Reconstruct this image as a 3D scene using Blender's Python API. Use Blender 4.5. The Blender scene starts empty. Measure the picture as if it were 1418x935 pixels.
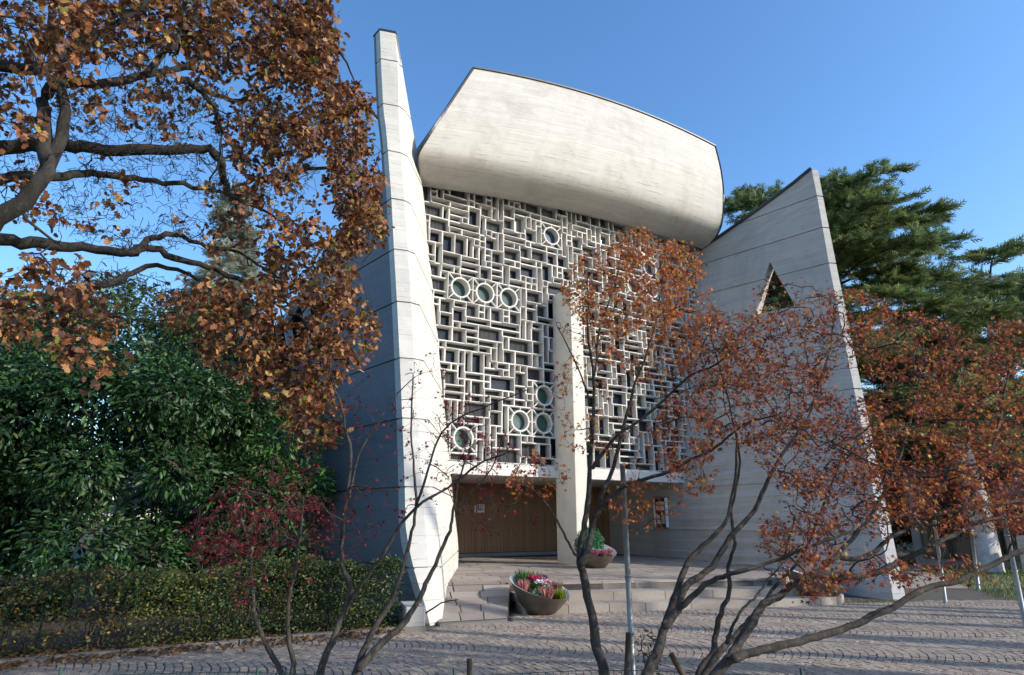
import bpy, bmesh, math, random
import numpy as np
from mathutils import Vector, Matrix, Euler
random.seed(7); RNG = np.random.default_rng(7)
S = bpy.context.scene; COL = S.collection
# ---------------------------------------------------------------- camera
F, HOR, CX, CY, EYE = 870.0, 720.0, 709.0, 467.5, 1.7
PITCH = math.atan((HOR - CY) / F)
FW = np.array([0, math.cos(PITCH), math.sin(PITCH)]); UP = np.array([0, -math.sin(PITCH), math.cos(PITCH)])
RT = np.array([1.0, 0, 0]); CAM = np.array([0, 0, EYE])
cd = bpy.data.cameras.new('camera'); cam = bpy.data.objects.new('camera', cd); COL.objects.link(cam)
cam.location = CAM; cam.rotation_euler = (math.pi / 2 + PITCH, 0, 0)
cd.sensor_fit = 'HORIZONTAL'; cd.angle = 2 * math.atan(CX / F); cd.clip_end = 3000; cd.clip_start = 0.05
S.camera = cam
# ---------------------------------------------------------------- sky, sun, exposure
SUN_PHI, SUN_EL = math.radians(71), math.radians(25)
SUNV = np.array([math.sin(SUN_PHI) * math.cos(SUN_EL), -math.cos(SUN_PHI) * math.cos(SUN_EL), math.sin(SUN_EL)])
W = bpy.data.worlds.new('World'); S.world = W; W.use_nodes = True
nt = W.node_tree; bg = nt.nodes['Background']
sky = nt.nodes.new('ShaderNodeTexSky'); sky.sky_type = 'NISHITA'; sky.sun_disc = False
sky.sun_elevation = SUN_EL; sky.sun_rotation = math.atan2(SUNV[0], SUNV[1])
sky.air_density = 1.0; sky.dust_density = 0.9; sky.ozone_density = 3.0; sky.altitude = 100
hs = nt.nodes.new('ShaderNodeHueSaturation'); hs.inputs['Saturation'].default_value = 1.17; nt.links.new(sky.outputs[0], hs.inputs['Color']); nt.links.new(hs.outputs[0], bg.inputs[0]); bg.inputs[1].default_value = 0.15
ld = bpy.data.lights.new('sun', 'SUN'); ld.energy = 2.65; ld.angle = math.radians(0.5); ld.color = (1, 0.915, 0.79)
sun = bpy.data.objects.new('sun', ld); COL.objects.link(sun)
sun.rotation_euler = Vector(SUNV).to_track_quat('Z', 'Y').to_euler(); sun.location = (20, -20, 30)
S.view_settings.view_transform = 'Standard'; S.view_settings.look = 'None'
S.view_settings.gamma = 1.0; S.view_settings.use_curve_mapping = False; S.view_settings.exposure = 1.0
S.cycles.max_bounces = 6; S.cycles.transparent_max_bounces = 8

# ---------------------------------------------------------------- pixel helpers
def ray(u, v): return RT * (u - CX) / F + UP * (CY - v) / F + FW
def atz(u, v, z): d = ray(u, v); return CAM + d * (z - EYE) / d[2]
def aty(u, v, y): d = ray(u, v); return CAM + d * y / d[1]
def atplane(u, v, P, n): d = ray(u, v); return CAM + d * (np.dot(np.array(P) - CAM, n) / np.dot(d, n))
FA = np.array([-1.65, 18.06, 0]); FD = np.array([.853, .522, 0]); FN = np.array([.522, -.853, 0])
Z3 = np.array([0, 0, 1.0])
def fac(s, o, z): return FA + FD * s + FN * o + Z3 * z          # s along the front, o out of it
def px_fac(u, v, o): return atplane(u, v, FA + FN * o, FN)

# ---------------------------------------------------------------- materials
MATS = {}
def nodes(name):
    m = bpy.data.materials.new(name); m.use_nodes = True; MATS[name] = m
    return m, m.node_tree, m.node_tree.nodes, m.node_tree.links, m.node_tree.nodes['Principled BSDF']
def ramp(N, L, src, stops):
    r = N.new('ShaderNodeValToRGB'); e = r.color_ramp.elements
    while len(e) < len(stops): e.new(0.5)
    for q, (p, c) in zip(e, stops): q.position = p; q.color = (*c, 1)
    L.new(src, r.inputs[0]); return r.outputs[0]
def noise(N, L, vec, scale, detail=4, rough=.6):
    t = N.new('ShaderNodeTexNoise'); t.inputs['Scale'].default_value = scale; t.inputs['Detail'].default_value = detail
    t.inputs['Roughness'].default_value = rough
    if vec is not None: L.new(vec, t.inputs['Vector'])
    return t.outputs[0]
def mapping(N, L, src, sc):
    m = N.new('ShaderNodeMapping'); m.inputs['Scale'].default_value = sc; L.new(src, m.inputs[0]); return m.outputs[0]
def mixc(N, L, a, b, fac_, mode='MIX'):
    m = N.new('ShaderNodeMix'); m.data_type = 'RGBA'; m.blend_type = mode
    for sock, val in ((m.inputs[6], a), (m.inputs[7], b), (m.inputs[0], fac_)):
        if hasattr(val, 'links'): L.new(val, sock)
        elif isinstance(val, tuple): sock.default_value = (*val, 1)
        else: sock.default_value = val
    return m.outputs[2]
def mth(N, L, op, a, b=None):
    m = N.new('ShaderNodeMath'); m.operation = op
    for i, v in enumerate((a, b)):
        if v is None: continue
        if hasattr(v, 'links'): L.new(v, m.inputs[i])
        else: m.inputs[i].default_value = v
    return m.outputs[0]
def bump(N, L, h, B, strength=.3, dist=.02):
    b = N.new('ShaderNodeBump'); b.inputs['Strength'].default_value = strength; b.inputs['Distance'].default_value = dist
    L.new(h, b.inputs['Height']); L.new(b.outputs[0], B.inputs['Normal'])
def simple(name, c, rough=.7, metal=0, var=.25, scale=6, bmp=.15, bd=.01):
    m, t, N, L, B = nodes(name); tc = N.new('ShaderNodeTexCoord').outputs['Object']
    n = noise(N, L, tc, scale)
    lo = tuple(x * (1 - var) for x in c); hi = tuple(min(1, x * (1 + var)) for x in c)
    L.new(ramp(N, L, n, [(.3, lo), (.7, hi)]), B.inputs['Base Color'])
    B.inputs['Roughness'].default_value = rough; B.inputs['Metallic'].default_value = metal
    if bmp: bump(N, L, noise(N, L, tc, scale * 6), B, bmp, bd)
    return m
def concrete(name, base, board=.12, stain=.5, streak=.6, line=.75):
    m, t, N, L, B = nodes(name); uv = N.new('ShaderNodeTexCoord').outputs['UV']; ob = N.new('ShaderNodeTexCoord').outputs['Object']
    sp = N.new('ShaderNodeSeparateXYZ'); L.new(uv, sp.inputs[0])
    wob = mth(N, L, 'MULTIPLY', noise(N, L, mapping(N, L, uv, (.6, 1.5, 1)), 1.0, 2), .05)
    bv = mth(N, L, 'DIVIDE', mth(N, L, 'ADD', sp.outputs[1], wob), board)
    idx = mth(N, L, 'FLOOR', bv); fr = mth(N, L, 'FRACT', bv)
    off = N.new('ShaderNodeTexWhiteNoise'); off.noise_dimensions = '1D'; L.new(idx, off.inputs['W'])
    ux = mth(N, L, 'FLOOR', mth(N, L, 'ADD', mth(N, L, 'MULTIPLY', sp.outputs[0], .4), mth(N, L, 'MULTIPLY', off.outputs[0], 7.3)))
    cmb = N.new('ShaderNodeCombineXYZ'); L.new(ux, cmb.inputs[0]); L.new(idx, cmb.inputs[1])
    wn = N.new('ShaderNodeTexWhiteNoise'); wn.noise_dimensions = '2D'; L.new(cmb.outputs[0], wn.inputs['Vector'])
    lo = tuple(x * .93 for x in base); hi = tuple(min(1, x * 1.04) for x in base)
    c = ramp(N, L, wn.outputs[0], [(0, lo), (1, hi)])
    # board joints: thin, broken
    edge = mth(N, L, 'LESS_THAN', fr, .09)
    brk = ramp(N, L, noise(N, L, mapping(N, L, uv, (1.3, 9, 1)), 1.0, 3), [(.48, (0, 0, 0)), (.6, (1, 1, 1))])
    jm = mth(N, L, 'MULTIPLY', edge, brk)
    c = mixc(N, L, c, tuple(x * .5 for x in base), mth(N, L, 'MULTIPLY', jm, line))
    # weather: streaks and patches
    st = ramp(N, L, noise(N, L, mapping(N, L, uv, (2.2, .22, 1)), 1.0, 6, .65), [(.45, (0, 0, 0)), (.75, (1, 1, 1))])
    c = mixc(N, L, c, tuple(x * f for x, f in zip(base, (.52, .52, .5))), mth(N, L, 'MULTIPLY', st, stain * streak))
    pt = ramp(N, L, noise(N, L, ob, .7, 8, .7), [(.5, (0, 0, 0)), (.72, (1, 1, 1))])
    c = mixc(N, L, c, tuple(x * f for x, f in zip(base, (.62, .6, .56))), mth(N, L, 'MULTIPLY', pt, stain * .7))
    dk = ramp(N, L, noise(N, L, mapping(N, L, uv, (.9, 13, 1)), 1.5, 5, .72), [(.61, (0, 0, 0)), (.68, (1, 1, 1))])
    c = mixc(N, L, c, (.12, .11, .1), mth(N, L, 'MULTIPLY', dk, stain * .55))
    L.new(c, B.inputs['Base Color']); B.inputs['Roughness'].default_value = .85
    hgt = mth(N, L, 'SUBTRACT', mth(N, L, 'MULTIPLY', wn.outputs[0], .35), jm)
    hgt = mth(N, L, 'ADD', hgt, mth(N, L, 'MULTIPLY', noise(N, L, mapping(N, L, uv, (2, 30, 1)), 2.0, 4), .5))
    bump(N, L, hgt, B, .5, .012); return m
def foliage(name, rough=.5, trans=.35, spec=.4):
    m, t, N, L, B = nodes(name); a = N.new('ShaderNodeAttribute'); a.attribute_name = 'Col'
    L.new(a.outputs[0], B.inputs['Base Color']); B.inputs['Roughness'].default_value = rough
    B.inputs['Specular IOR Level'].default_value = spec
    tr = N.new('ShaderNodeBsdfTranslucent'); L.new(a.outputs[0], tr.inputs[0])
    mx = N.new('ShaderNodeMixShader'); mx.inputs[0].default_value = trans
    L.new(B.outputs[0], mx.inputs[1]); L.new(tr.outputs[0], mx.inputs[2])
    L.new(mx.outputs[0], t.nodes['Material Output'].inputs[0]); return m
def bark(name, a, b, sc=5):
    m, t, N, L, B = nodes(name); ob = N.new('ShaderNodeTexCoord').outputs['Object']
    n = noise(N, L, mapping(N, L, ob, (3, 3, 1)), sc, 6, .7)
    c = ramp(N, L, n, [(.35, a), (.68, b)])
    li = ramp(N, L, noise(N, L, ob, 16, 5, .7), [(.56, (0, 0, 0)), (.66, (1, 1, 1))]); c = mixc(N, L, c, tuple(x * 1.9 + .01 for x in b), mth(N, L, 'MULTIPLY', li, .45))
    L.new(c, B.inputs['Base Color']); B.inputs['Roughness'].default_value = .9
    bump(N, L, noise(N, L, mapping(N, L, ob, (5, 5, 1.2)), sc * 5, 6, .7), B, .9, .02); return m
concrete('concrete_white', (.55, .53, .485), .13, .55, .5); concrete('concrete_drum', (.49, .465, .42), .14, 1.0, .22, 1.0)
concrete('concrete_blue_grey', (.17, .18, .20), .15, .5); concrete('concrete_grey', (.40, .39, .37), .15, .55); concrete('concrete_dark', (.16, .17, .19), .15, .5)
simple('joint', (.13, .125, .12)); simple('lattice', (.57, .55, .515), .8, var=.12, scale=3, bmp=.2, bd=.004)
simple('column_concrete', (.56, .53, .47), .8, var=.1, scale=2)
simple('flashing', (.05, .052, .058), .4, .6, .2)
m, t, N, L, B = nodes('glass'); B.inputs['Base Color'].default_value = (.018, .028, .05, 1); B.inputs['Roughness'].default_value = .04
B.inputs['Specular IOR Level'].default_value = .25
oi = N.new('ShaderNodeObjectInfo'); L.new(ramp(N, L, oi.outputs['Random'], [(0, (.005, .008, .012)), (.5, (.012, .02, .038)), (.8, (.008, .016, .02)), (1, (.035, .03, .032))]), B.inputs['Base Color'])
tc = N.new('ShaderNodeTexCoord').outputs['Object']; 
simple('glass_green', (.035, .085, .075), .05, 0, .2, 1, 0); simple('glass_pink', (.09, .075, .075), .05, 0, .2, 1, 0)
simple('glass_blue', (.03, .06, .12), .05, 0, .2, 1, 0); simple('glass_clear', (.12, .12, .12), .25, 0, .25, 1, 0)
simple('rod', (.10, .10, .10)); simple('wood_dark', (.06, .045, .032))
m, t, N, L, B = nodes('wood'); ob = N.new('ShaderNodeTexCoord').outputs['Object']; oi = N.new('ShaderNodeObjectInfo')
n = noise(N, L, mapping(N, L, ob, (14, 14, .8)), 3, 5, .6)
c = ramp(N, L, n, [(.3, (.14, .072, .03)), (.7, (.30, .165, .075))])
L.new(mixc(N, L, c, (.12, .06, .028), mth(N, L, 'MULTIPLY', oi.outputs['Random'], .5)), B.inputs['Base Color']); B.inputs['Roughness'].default_value = .5
simple('steel', (.27, .28, .285), .5, .6, .15, 12); simple('green_paint', (.03, .08, .06), .5); simple('wire_green', (.02, .05, .04), .5, 0, .1, 5, 0)
simple('bronze', (.17, .145, .115), .42, .55, .22, 4); simple('zinc_inside', (.5, .52, .55), .4, .5, .12, 4)
simple('soil', (.055, .04, .03), .95, var=.4, scale=14, bmp=.8, bd=.05); simple('paper', (.78, .78, .76), .7, var=.03)
simple('ink', (.04, .04, .045), .7); simple('stake', (.09, .065, .045)); simple('plaster', (.4, .39, .37), .85)
simple('annex_grey', (.24, .25, .27), .85, var=.2, scale=1.2); simple('dark_glass', (.03, .04, .045), .1, bmp=0); simple('teal', (.03, .2, .22))
simple('render_cream', (.5, .47, .42), .85); simple('roof_tile', (.16, .08, .055), .85); simple('white_paint', (.75, .75, .74), .5)
def stone(name, a, b, c3, per='Random'):
    m, t, N, L, B = nodes(name); oi = N.new('ShaderNodeObjectInfo'); g = N.new('ShaderNodeNewGeometry')
    wn = N.new('ShaderNodeMath'); wn.operation = 'FRACT'; ad = mth(N, L, 'ADD', oi.outputs['Random'], g.outputs['Random Per Island']); L.new(ad, wn.inputs[0])
    c = ramp(N, L, wn.outputs[0], [(0, a), (.5, b), (1, c3)]); ps = g.outputs['Position']
    c = mixc(N, L, c, tuple(x * .55 for x in b), mth(N, L, 'MULTIPLY', ramp(N, L, noise(N, L, ps, 1.1, 6, .65), [(.42, (0, 0, 0)), (.7, (1, 1, 1))]), .55))
    n2 = noise(N, L, ps, 38, 4)
    c = mixc(N, L, c, ramp(N, L, n2, [(.3, (.55, .55, .55)), (.7, (1, 1, 1))]), .6, 'MULTIPLY')
    L.new(c, B.inputs['Base Color']); B.inputs['Roughness'].default_value = .8; bump(N, L, n2, B, .5, .006); return m
stone('cobble_stone', (.30, .245, .2), (.35, .288, .235), (.41, .335, .27)); stone('flag_stone', (.25, .205, .175), (.31, .265, .23), (.37, .32, .27))
stone('step_stone', (.32, .27, .225), (.36, .31, .265), (.41, .355, .30)); stone('kerb_stone', (.17, .155, .14), (.21, .19, .17), (.26, .235, .21))
def ground_mat():
    m, t, N, L, B = nodes('ground'); ps = N.new('ShaderNodeNewGeometry').outputs['Position']
    c = ramp(N, L, noise(N, L, ps, .35, 8, .7), [(.35, (.045, .055, .02)), (.52, (.07, .075, .03)), (.68, (.11, .085, .055))])
    L.new(mixc(N, L, c, ramp(N, L, noise(N, L, ps, 22, 4), [(.3, (.45, .45, .45)), (.7, (1, 1, 1))]), .8, 'MULTIPLY'), B.inputs['Base Color'])
    B.inputs['Roughness'].default_value = .95; bump(N, L, noise(N, L, ps, 15, 6), B, .8, .06)
ground_mat(); simple('joint_sand', (.07, .06, .05), .95, var=.3, scale=30); simple('path_gravel', (.27, .235, .2), .95, var=.22, scale=18, bmp=.7)
for nme, r, tr, sp in (('leaf_maple', .55, .4, .3), ('leaf_oak', .55, .35, .35), ('leaf_gloss', .45, .2, .4), ('leaf_hedge', .5, .25, .4), ('leaf_needle', .6, .3, .25), ('petal', .5, .35, .3)):
    foliage(nme, r, tr, sp)
bark('bark_maple', (.02, .016, .012), (.085, .07, .055)); bark('bark_oak', (.010, .009, .008), (.045, .04, .034), 4); bark('bark_cedar', (.05, .035, .028), (.11, .08, .065), 3)

# ---------------------------------------------------------------- object helpers
def tag(o, label=None, cat=None, group=None, kind=None):
    if label: o['label'] = label
    if cat: o['category'] = cat
    if group: o['group'] = group
    if kind: o['kind'] = kind
    return o
def empty(name, loc, label=None, cat=None, group=None):
    o = bpy.data.objects.new(name, None); COL.objects.link(o); o.location = [float(x) for x in loc]; o.empty_display_size = .3
    return tag(o, label, cat, group)
def link(name, me, mat, parent=None, kind=None):
    o = bpy.data.objects.new(name, me); COL.objects.link(o)
    if mat and not me.materials: me.materials.append(MATS[mat] if isinstance(mat, str) else mat)
    if parent is not None:
        o.parent = parent; o.matrix_parent_inverse = parent.matrix_basis.inverted()
    if kind: o['kind'] = kind
    return o
def mesh(name, verts, faces, mat, parent=None, kind=None, uvs=None, smooth=False):
    me = bpy.data.meshes.new(name); me.from_pydata([tuple(map(float, v)) for v in verts], [], faces)
    if uvs is not None:
        ul = me.uv_layers.new(name='UVMap'); k = 0
        for f in faces:
            for vi in f: ul.data[k].uv = uvs[vi]; k += 1
    if smooth: me.polygons.foreach_set('use_smooth', [True] * len(me.polygons))
    me.update(); return link(name, me, mat, parent, kind)
def quadmesh(name, V, Q, mat, parent=None, kind=None, cols=None, smooth=False):     # V (n,3), Q (m,k)
    me = bpy.data.meshes.new(name); k = Q.shape[1]
    me.vertices.add(len(V)); me.vertices.foreach_set('co', np.ascontiguousarray(V, dtype=np.float32).ravel())
    me.loops.add(Q.size); me.loops.foreach_set('vertex_index', np.ascontiguousarray(Q, dtype=np.int32).ravel())
    me.polygons.add(len(Q)); me.polygons.foreach_set('loop_start', np.arange(0, Q.size, k, dtype=np.int32))
    me.polygons.foreach_set('use_smooth', np.full(len(Q), bool(smooth or cols is not None)))
    if cols is not None:
        a = me.attributes.new('Col', 'FLOAT_COLOR', 'POINT')
        c4 = np.ones((len(V), 4), dtype=np.float32); c4[:, :3] = cols; a.data.foreach_set('color', c4.ravel())
    me.update(calc_edges=True); return link(name, me, mat, parent, kind)
def box_v(c, X, Y, Z):                     # centre + half axes
    c = np.array(c, float); return [c + a * X + b * Y + g * Z for g in (-1, 1) for a, b in ((-1, -1), (1, -1), (1, 1), (-1, 1))]
BOXF = [(3, 2, 1, 0), (4, 5, 6, 7), (0, 1, 5, 4), (1, 2, 6, 5), (2, 3, 7, 6), (3, 0, 4, 7)]
class MB:
    def __init__(s): s.v = []; s.f = []; s.uv = []
    def add(s, v, f, uv=None):
        b = len(s.v); s.v += [np.array(x, float) for x in v]; s.f += [tuple(i + b for i in q) for q in f]
        s.uv += list(uv) if uv is not None else [(0, 0)] * len(v)
    def box(s, c, X, Y, Z):
        v = box_v(c, np.array(X, float), np.array(Y, float), np.array(Z, float)); s.add(v, BOXF, [(p[0] + p[1], p[2]) for p in v])
    def bar(s, a, b, w, h, up=Z3):
        a = np.array(a, float); b = np.array(b, float); d = b - a; n = np.cross(d, up); n = n / (np.linalg.norm(n) + 1e-9); u2 = np.cross(n, d); u2 = u2 / (np.linalg.norm(u2) + 1e-9)
        s.box((a + b) / 2, d / 2, n * w / 2, u2 * h / 2)
    def tube(s, pts, rad, k=8, cap=True):
        V, Q = tube_np(np.array(pts, float), np.array(rad, float) if hasattr(rad, '__len__') else np.full(len(pts), rad), k)
        f = [tuple(q) for q in Q.tolist()]
        if cap: f += [tuple(range(k))[::-1], tuple(range(len(V) - k, len(V)))]
        s.add(V, f, [(p[0], p[2]) for p in V])
    def build(s, name, mat, parent=None, kind=None, smooth=False): return mesh(name, s.v, s.f, mat, parent, kind, s.uv, smooth)
def tube_np(P, R, k):
    n = len(P); T = np.gradient(P, axis=0); T /= np.linalg.norm(T, axis=1)[:, None] + 1e-9
    ref = np.array([0, 0, 1.0]) if abs(T[:, 2]).mean() < .75 else np.array([1.0, 0, 0])
    A = np.cross(T, ref); A /= np.linalg.norm(A, axis=1)[:, None] + 1e-9; Bv = np.cross(T, A)
    th = np.arange(k) * 2 * math.pi / k
    V = (P[:, None] + R[:, None, None] * (A[:, None] * np.cos(th)[None, :, None] + Bv[:, None] * np.sin(th)[None, :, None])).reshape(-1, 3)
    i = np.arange(n - 1)[:, None] * k; j = np.arange(k)[None]; j2 = (j + 1) % k
    return V, np.stack([i + j, i + k + j, i + k + j2, i + j2], -1).reshape(-1, 4)
def tubes(name, lines, k, mat, parent, kind=None):
    Vs, Qs, b = [], [], 0
    for P, R in lines:
        if k > 5:                          # closed, rounded ends
            t0, t1 = unit(P[1] - P[0]), unit(P[-1] - P[-2])
            P = np.concatenate([[P[0] - t0 * R[0] * .8, P[0] - t0 * R[0] * .55], P, [P[-1] + t1 * R[-1]]]); R = np.concatenate([[R[0] * .05, R[0] * .7], R, [R[-1] * .1]])
        V, Q = tube_np(P, R, k); Vs.append(V); Qs.append(Q + b); b += len(V)
    return quadmesh(name, np.concatenate(Vs), np.concatenate(Qs), mat, parent, kind, smooth=True)
def inst(pos, M, tv, tf):                  # copies of a template: M (n,3,3) columns = axes
    V = pos[:, None] + np.einsum('nij,kj->nki', M, tv); n, k = len(pos), len(tv)
    return V.reshape(-1, 3), (tf[None] + (np.arange(n) * k)[:, None, None]).reshape(-1, tf.shape[1])

# ---------------------------------------------------------------- leaf templates (x = length, y = width, z = normal)
def tmpl_maple(lobes=5):
    v = [(0, 0, 0)]; ang = np.radians(np.linspace(-115, 115, lobes)); ln = [.55, .85, 1.0, .85, .55] if lobes == 5 else [.8, 1, .8]
    na = np.radians(np.linspace(-140, 140, lobes + 1))
    for a, l in zip(ang, ln): v.append((l * math.cos(a) + .15, l * math.sin(a), -.18 * l))
    for a in na: v.append((.34 * math.cos(a) + .12, .34 * math.sin(a), .03))
    return np.array(v) * .5, np.array([(0, 1 + lobes + i, 1 + i, 2 + lobes + i) for i in range(lobes)])
def tmpl_oak():
    xs = [0, .12, .28, .38, .54, .66, .82, 1]; ws = [.02, .1, .27, .14, .34, .2, .27, .05]; v = []
    for x, w in zip(xs, ws):
        z = .12 * math.sin(x * 5) - .12 * x * x
        v += [(x, w, z + .25 * w), (x, -w, z + .3 * w)]
    return np.array(v), np.array([(2 * i, 2 * i + 1, 2 * i + 3, 2 * i + 2) for i in range(7)])
def tmpl_oval(w=.21, n=4):
    v = []
    for i in range(n + 1):
        x = i / n; a = w * math.sin(math.pi * min(1, x * .92 + .06)) ** .8; z = -.22 * x * x
        v += [(x, a, z + a * .35), (x, 0, z), (x, -a, z + a * .35)]
    q = []
    for i in range(n): b = 3 * i; q += [(b, b + 1, b + 4, b + 3), (b + 1, b + 2, b + 5, b + 4)]
    return np.array(v), np.array(q)
def tmpl_small(): return np.array([(0, 0, 0), (.5, .3, .08), (1, 0, -.05), (.5, -.3, .08)]), np.array([(0, 3, 2, 1)])
def tmpl_spray(n=7):                       # flat conifer spray: narrow quads along a twig
    v, q = [], []; rs = random.Random(3)
    for i in range(n):
        x = .06 + .86 * i / n; sd = 1 if i % 2 else -1; a = math.radians(48 + rs.uniform(-12, 12)) * sd; l = .42 * (1 - .55 * x) + .08; c, s_ = math.cos(a), math.sin(a)
        w = .055; b = len(v)
        v += [(x - w * s_, w * c, 0), (x + w * s_, -w * c, 0), (x + l * c + .01, l * s_, .07), (x + l * c * .9 - .02, l * s_ + .02, .05)]; q.append((b, b + 1, b + 2, b + 3))
    b = len(v); v += [(0, -.03, 0), (.5, -.05, .01), (1, 0, .05), (.5, .05, .01)]; q.append((b, b + 1, b + 2, b + 3))
    return np.array(v), np.array(q)
MAPLE, OAK, OVAL, SMALL, SPRAY, MAPLE3 = tmpl_maple(), tmpl_oak(), tmpl_oval(), tmpl_small(), tmpl_spray(), tmpl_maple(3)
def unit(a): return a / (np.linalg.norm(a, axis=-1, keepdims=True) + 1e-9)
def frames(D, Nn):                         # leaf axes from direction and rough normal
    X = unit(D); Y = unit(np.cross(Nn, X)); Zv = np.cross(X, Y); return np.stack([X, Y, Zv], -1)
def palette(n, cs, jit=.15):
    cs = np.array(cs); w = cs[:, 3] / cs[:, 3].sum(); c = cs[RNG.choice(len(cs), n, p=w), :3]
    return np.clip(c * (1 + RNG.normal(0, jit, (n, 1))) * (1 + RNG.normal(0, .05, (n, 3))), .003, .9)
def leaf_cloud(name, pos, size, tmpl, cs, mat, parent, kind='stuff', droop=.4, up=.8, singles=0, dirs=None, single_name='leaf'):
    n = len(pos); D = RNG.normal(0, 1, (n, 3)); D[:, 2] = D[:, 2] * .5 - droop
    if dirs is not None: D = unit(D) * .8 + dirs
    Nn = RNG.normal(0, .75, (n, 3)); Nn[:, 2] += up
    sz = size * RNG.uniform(.6, 1.25, n); R = frames(D, Nn); col = palette(n, cs)
    if singles:                            # the leaves that show largest are objects of their own
        dist = np.linalg.norm(pos - CAM, axis=1) / sz; q = (pos - CAM) @ FW
        uu = CX + F * (pos - CAM)[:, 0] / q; vv = CY - F * ((pos - CAM) @ UP) / q
        ok = (uu > 5) & (uu < 1413) & (vv > 5) & (vv < 930) & (q > .5)
        order = np.argsort(np.where(ok, dist, 1e9))[:singles]
        mes = []
        for c in palette(8, cs):
            me = bpy.data.meshes.new(single_name); me.from_pydata(tmpl[0].tolist(), [], tmpl[1].tolist())
            a = me.attributes.new('Col', 'FLOAT_COLOR', 'POINT'); a.data.foreach_set('color', np.tile(np.append(c, 1), len(tmpl[0])).astype(np.float32)); me.materials.append(MATS[mat]); mes.append(me)
        for j, i in enumerate(order):
            o = bpy.data.objects.new(single_name, mes[j % 8]); COL.objects.link(o); o.parent = parent
            o.matrix_parent_inverse = parent.matrix_basis.inverted()
            M = np.eye(4); M[:3, :3] = R[i] * sz[i]; M[:3, 3] = pos[i]; o.matrix_basis = Matrix(M.tolist())
        keep = np.ones(n, bool); keep[order] = False; pos, R, sz, col = pos[keep], R[keep], sz[keep], col[keep]
    V, Q = inst(pos, R * sz[:, None, None], *tmpl)
    return quadmesh(name, V, Q, mat, parent, kind, np.repeat(col, len(tmpl[0]), 0))

# ---------------------------------------------------------------- tree builder
def smooth_line(P, sub=4, jit=0.0):
    P = np.array(P, float); out = []
    for i in range(len(P) - 1):
        p0, p1, p2, p3 = P[max(i - 1, 0)], P[i], P[i + 1], P[min(i + 2, len(P) - 1)]
        for t in np.arange(sub) / sub:
            q = .5 * ((2 * p1) + (-p0 + p2) * t + (2 * p0 - 5 * p1 + 4 * p2 - p3) * t * t + (-p0 + 3 * p1 - 3 * p2 + p3) * t ** 3); out.append(q)
    out.append(P[-1]); out = np.array(out)
    if jit: out[1:-1, :3] += RNG.normal(0, jit, (len(out) - 2, 3))
    return out
class Tree:
    def __init__(s): s.big = []; s.small = []; s.n = 0; s.P = np.zeros((60000, 3)); s.D = np.zeros((60000, 3)); s.R = np.zeros(60000); s.tips = []
    def nodes(s, P, R):
        T = unit(np.gradient(P, axis=0)); k = len(P); a = s.n; s.P[a:a + k] = P; s.D[a:a + k] = T; s.R[a:a + k] = R; s.n += k
    def limb(s, pts, r0, r1, jit=.005, sub=4):      # pts (n,3) world
        L_ = smooth_line(pts, sub, jit); t = np.linspace(0, 1, len(L_)); R = r0 + (r1 - r0) * t ** .8
        R = R * (1 + .04 * np.sin(np.arange(len(L_)) * .9) + RNG.normal(0, .02, len(L_))); s.big.append((L_, R)); s.nodes(L_, R)
    def pxlimb(s, px, y0, y1, r0, r1, jit=.004):
        n = len(px); ys = np.linspace(y0, y1, n) + RNG.normal(0, .03, n); s.limb([aty(u, v, y) for (u, v), y in zip(px, ys)], r0, r1, jit)
    def grow(s, T, rtip, cap, curl=.12, seg=5, tips=True, rise=.15):
        T = np.array(T); d = np.array([np.min(np.sum((s.P[:s.n] - t) ** 2, 1)) for t in T])
        for t in T[np.argsort(d)]:
            i = int(np.argmin(np.sum((s.P[:s.n] - t) ** 2, 1))); p = s.P[i].copy(); ln = np.linalg.norm(t - p)
            if ln < .03 or s.n > 59900: continue
            c = p + s.D[i] * ln * .35 + Z3 * ln * rise * RNG.normal(.5, 1) + RNG.normal(0, curl, 3) * ln
            q = np.linspace(0, 1, seg)[:, None]; L_ = (1 - q) ** 2 * p + 2 * q * (1 - q) * c + q * q * t
            L_[1:-1] += RNG.normal(0, curl * .35, (seg - 2, 3)) * ln
            r0 = min(s.R[i] * .75, cap, rtip + .016 * ln); R = np.linspace(r0, rtip, seg)
            (s.big if r0 > .018 else s.small).append((L_, R)); s.nodes(L_[1:], R[1:])
            if tips: s.tips.append(L_)
    def build(s, name, label, cat, mat, base, group=None, trunk_name='trunk'):
        o = empty(name, base, label, cat, group); tubes(trunk_name, s.big, 9, mat, o)
        if s.small: tubes('twigs', s.small, 4, mat, o, 'stuff')
        return o
def sample_px(regs, n):                    # regs (u, v, ru, rv, y0, y1, weight)
    w = np.array([r[6] for r in regs], float); w /= w.sum(); k = RNG.choice(len(regs), n, p=w); out = []
    for i in k:
        u, v, ru, rv, y0, y1, _ = regs[i]; a = RNG.uniform(0, 6.283); r = math.sqrt(RNG.uniform(0, 1))
        out.append(aty(u + ru * r * math.cos(a), v + rv * r * math.sin(a), RNG.uniform(y0, y1)))
    return np.array(out)
def tip_leaves(tips, per, spread, along=.5):
    out = []; dr = []
    for L_ in tips:
        k = RNG.poisson(per)
        for _ in range(k):
            t = 1 - RNG.uniform(0, along) ** 1.4; i = t * (len(L_) - 1); a = int(min(i, len(L_) - 2)); out.append(L_[a] + (L_[a + 1] - L_[a]) * (i - a) + RNG.normal(0, spread, 3)); dr.append(unit(L_[-1] - L_[0]) * .5)
    return np.array(out), np.array(dr)

# ================================================================ GROUND
g = mesh('ground', [(-900, -600, -.03), (900, -600, -.03), (900, 1500, -.03), (-900, 1500, -.03)], [(0, 1, 2, 3)], 'ground', kind='structure')
g['label'] = 'bare earth and thin grass around the church'; g['category'] = 'ground'

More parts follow.
